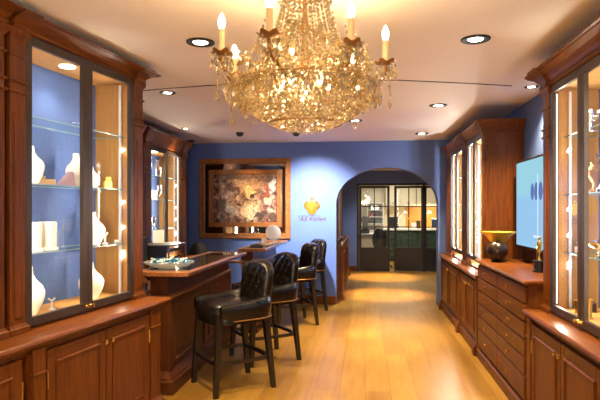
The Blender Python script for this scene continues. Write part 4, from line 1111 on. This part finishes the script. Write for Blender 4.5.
# ------------------------------------------------------------------ steel doors
def steel_leaf(name, w_, panes=2, loc=(0, 0, 0), rz=0, z=2.09):
    t = bpy.data.objects.new(name, None); COL.objects.link(t); t.location = loc; t.rotation_euler = (0, 0, rz); t['kind'] = 'structure'
    f = .055; m = MB(); zp = .58
    m.box(0, 0, .01, f, .045, z, .003); m.box(w_-f, 0, .01, w_, .045, z, .003); m.box(f, 0, z-f, w_-f, .045, z, .003)
    m.box(f, .005, .01, w_-f, .04, zp-.035, .003); m.box(f, 0, zp-.035, w_-f, .045, zp, .003)
    gw = (w_-2*f)/panes
    for k in range(1, panes): m.box(f+k*gw-.012, .005, zp, f+k*gw+.012, .04, z-f, .002)
    for zz in (1.085, 1.585): m.box(f, .005, zz-.013, w_-f, .04, zz+.013, .002)
    m.build('door_frame', 'steel', t)
    MB().box(f-.004, .019, zp-.004, w_-f+.004, .024, z-f+.004).build('glass', 'glass', t)
    MB().tube([(w_-.03, -.001, 1.0), (w_-.03, -.04, 1.0), (w_-.03, -.04, 1.16), (w_-.03, -.001, 1.16)], .008, 6).build('handle', 'steel', t)
    return t
m = MB(); m.box(DX0, DY+.0, 0, DX0+.05, DY+.11, DZ); m.box(DX1-.05, DY, 0, DX1, DY+.11, DZ); m.box(DX0+.05, DY, DZ-.05, DX1-.05, DY+.11, DZ); m.box(1.385, DY-.005, 0, 1.44, DY+.028, DZ-.05)
struct(m.build('trim_1', 'steel'))
steel_leaf('door_1', .74, 2, (DX0+.055, DY+.03, 0))
steel_leaf('door_2', .70, 2, (1.41, DY+.075, 0), PI-rad(10))
steel_leaf('door_3', .72, 2, (1.425, DY+.03, 0))

# ------------------------------------------------------------------ workshop beyond
def cupboard(label, x0, x1, z0, z1, y0, y1, mat, n, loc_group=None, cat='wall cupboard', name='wall_cupboard'):
    t = thing(name, label, cat, (x0, y0, z0), 0, loc_group); W_, H_, D_ = x1-x0, z1-z0, y1-y0
    MB().box(0, .02, 0, W_, D_, H_).build('carcass', mat, t)
    w_ = W_/n
    for k in range(n):
        d = MB().box(k*w_+.004, 0, .004, (k+1)*w_-.004, .019, H_-.004, .003).build('door', mat, t)
        MB().box((k+.5)*w_-.05, -.012, H_*.1+.01, (k+.5)*w_+.05, -.001, H_*.1+.022).build('handle', 'chrome', d)
    return t
def drawers(label, x0, x1, z1, y0, y1, mat, n, rows=5):
    t = thing('drawer_unit', label, 'drawer unit', (x0, y0, 0)); W_, D_ = x1-x0, y1-y0
    MB().box(0, .02, 0, W_, D_, z1).build('carcass', mat, t); h = (z1-.08)/rows; w_ = W_/n
    for c in range(n):
        for r in range(rows):
            d = MB().box(c*w_+.004, 0, .06+r*h+.004, (c+1)*w_-.004, .019, .06+(r+1)*h-.004, .003).build('drawer', mat, d_par := t)
            MB().box((c+.5)*w_-.06, -.014, .06+(r+.72)*h, (c+.5)*w_+.06, -.001, .06+(r+.72)*h+.014).build('handle', 'chrome', d)
    return t
cupboard('cream wall cupboard in the workshop seen through the middle steel door', .62, 1.52, 1.62, 2.30, 16.5, 16.88, 'cream', 2)
cupboard('cream wall cupboard in the workshop seen through the right steel door', 1.54, 2.6, 1.62, 2.30, 16.5, 16.88, 'cream', 2)
drawers('dark green drawer unit under the workshop counter, middle steel door', .58, 1.52, .90, 16.0, 16.88, 'green', 2)
drawers('dark green drawer unit under the workshop counter, right steel door', 1.53, 2.6, .90, 16.0, 16.88, 'green', 2)
tag(MB().box(.56, 15.96, .905, 2.62, 16.89, .95, .004).build('work_counter', 'paper'), 'long white workshop counter seen through the steel doors', 'counter')
tag(MB().box(1.25, 16.875, .952, 2.6, 16.898, 1.60).build('amber_backboard', 'orange'), 'amber wooden backboard above the white workshop counter', 'backboard')
tag(MB().box(-.85, 16.86, 2.36, 2.6, 16.89, 2.52).build('teal_reflection', 'teal'), 'teal strip painted as a window reflection high across the workshop back wall', 'painted reflection')  # window reflection put in as a coloured strip
# desk with machine on the left
t = thing('workshop_desk', 'cream workshop desk behind the left steel door', 'desk', (-.5, 14.6, 0))
MB().box(0, 0, .82, .82, .65, .86, .004).build('desk_top', 'paper', t)
for x in (.02, .42):
    MB().box(x, .04, .0, x+.38, .62, .818).build('pedestal', 'cream', t)
t = thing('workshop_machine', 'black workshop machine with arm on the cream desk', 'machine', (-.02, 14.9, .8604))
MB().box(-.12, -.12, 0, .14, .12, .10, .01).build('base', 'black', t)
MB().box(-.05, .0, .10, .10, .10, .46, .01).build('column', 'black', t)
MB().box(-.13, -.14, .30, .12, .06, .44, .015).build('head', 'black', t)
MB().tube([(.10, .0, .42), (.18, -.02, .55), (.24, -.05, .62)], .02, 8).build('arm', 'black', t, 40)
office_chair('black swivel chair in the workshop behind the left steel door', (.42, 14.15, 0), rad(75))
t = thing('shelf_unit', 'white open shelf unit against the workshop back wall', 'shelf', (.06, 16.5, .86))
m = MB(); m.box(0, 0, 0, .02, .38, .86); m.box(.48, 0, 0, .50, .38, .86); m.build('side_panel', 'paper', t)
for z in (0, .21, .42, .63, .84): MB().box(.021, 0, z, .479, .38, z+.02).build('shelf', 'paper', t)
for i, (x, z, w_, h, mt, lab) in enumerate(((.05, .22, .18, .15, 'black', 'black box on a lower shelf'), (.27, .22, .17, .12, 'green', 'green box on a lower shelf'), (.05, .43, .12, .13, 'red', 'red box on the middle shelf'), (.22, .43, .2, .15, 'black', 'black box on the middle shelf'), (.12, .64, .24, .14, 'silver', 'grey box on the top shelf'))):
    tag(MB().box(0, 0, 0, w_, .22, h, .006).build('storage_box', mt), lab+' of the white workshop shelf', 'box', 'boxes on the workshop shelf', (.06+x, 16.53, .86+z+.0004))
cupboard('cream low cupboard carrying the white workshop shelf', -.1, .555, 0, .858, 16.4, 16.88, 'cream', 1, name='low_cupboard', cat='cupboard')
def desk_lamp(label, x, y, z):
    t = thing('desk_lamp', label, 'lamp', (x, y, z))
    MB().lathe([(.07, 0), (.07, .015), (.012, .02), (.012, .03)], (0, 0, 0), 18).build('base', 'paper', t, 40)
    MB().tube([(0, 0, .03), (-.05, 0, .28), (.14, 0, .50)], .012, 8).build('arm', 'paper', t, 40)
    MB().lathe([(.02, .06), (.03, .05), (.075, -.02), (.07, -.02), (.02, .045)], (.16, 0, .47), 16).build('lamp_shade', 'paper', t, 40)
desk_lamp('white jointed desk lamp on the workshop counter, middle steel door', 1.02, 16.25, .9504)
desk_lamp('white jointed desk lamp on the workshop counter, right steel door', 1.72, 16.25, .9504)
for i, (x, w_, h, mt, lab) in enumerate(((.70, .30, .34, 'black', 'black monitor-shaped box on the workshop counter'), (1.38, .14, .16, 'white', 'white block on the workshop counter beside the desk lamp'), (1.52, .12, .24, 'brown', 'brown jar-shaped box on the workshop counter'), (1.95, .16, .30, 'silver', 'grey machine on the workshop counter at right'), (2.14, .14, .18, 'red', 'red box on the workshop counter at right'))):
    tag(MB().box(0, 0, 0, w_, .2, h, .012).build('counter_box', mt), lab, 'box', None, (x, 16.35, .9504))
t = thing('ceiling_lamp', 'bright lamp panel on the workshop ceiling', 'ceiling light', (.9, 15.2, 2.6))
MB().box(-.6, -.15, -.03, .6, .15, 0, .004).build('housing', 'paper', t); MB().box(-.57, -.12, -.034, .57, .12, -.029).build('diffuser', 'work_glow', t)

# ------------------------------------------------------------------ light
for i, (x, y, e, sz) in enumerate(((-1.06, 3.40, 60, 95), (.70, 3.55, 70, 95), (-1.82, 4.83, 45, 90), (-2.38, 6.98, 30, 95), (.755, 5.75, 95, 85), (1.46, 4.98, 60, 120), (.80, 7.83, 60, 85), (-.12, 6.60, 110, 62))):
    light('downlight_beam', 'SPOT', (x, y, CZ-.02), e*2.2, (1, .72, .37), .05, (x, y, 0), sz, .7)
for x, y, e in ((-.7, 1.2, 60), (.6, .8, 60), (-.6, -1.2, 50), (.7, -1.4, 50)):
    light('downlight_beam', 'SPOT', (x, y, CZ-.02), e, (1, .74, .42), .05, (x, y, 0), 110, .7)
light('aisle_accent', 'SPOT', (-.12, 6.60, CZ-.02), 170, (1, .74, .36), .03, (-.04, 6.62, 0), 16, 1.0)
light('emblem_beam', 'SPOT', (-.80, 7.10, CZ-.03), 420, (1, .93, .86), .04, (-.80, YB, 1.28), 70, 1.0)
light('painting_beam', 'SPOT', (-1.85, 7.6, CZ-.03), 42, (1, .62, .26), .04, (-1.82, YB, 1.70), 44, 1.0)
light('corridor_beam', 'SPOT', (.40, 12.2, 2.44), 520, (1, .66, .26), .05, (.40, 12.2, 0), 46, .8)
light('corridor_beam', 'SPOT', (.35, 9.7, 2.44), 480, (1, .66, .26), .05, (.35, 9.7, 0), 44, .8)
# added fill light behind the viewer, no window stands there
light('rear_fill_light', 'AREA', (-.3, -3.1, 1.5), 22, (1, .84, .66), 2.6, (-.3, 4, 1.9), sy=2.0)
# invented lamp behind the viewer, added to brighten the ceiling
light('rear_ceiling_fill', 'POINT', (0, -1.1, 2.05), 85, (1, .70, .38), .25)
light('corridor_fill', 'SPOT', (.7, 12.0, 2.44), 90, COOL, .05, (.7, 12.6, 0), 120, .7)
light('workshop_lamp', 'AREA', (.9, 15.2, 2.55), 22, (1, .92, .74), 1.2, (.9, 15.2, 0), sy=.3)
light('workshop_lamp', 'AREA', (1.9, 16.3, 1.60), 8, (1, .72, .35), .8, (1.9, 16.6, .95), sy=.1)

S.cycles.use_denoising = True
S.cycles.max_bounces = 10; S.cycles.transparent_max_bounces = 24; S.cycles.diffuse_bounces = 5; S.cycles.glossy_bounces = 5
S.cycles.sample_clamp_indirect = 6; S.cycles.caustics_reflective = False; S.cycles.caustics_refractive = False
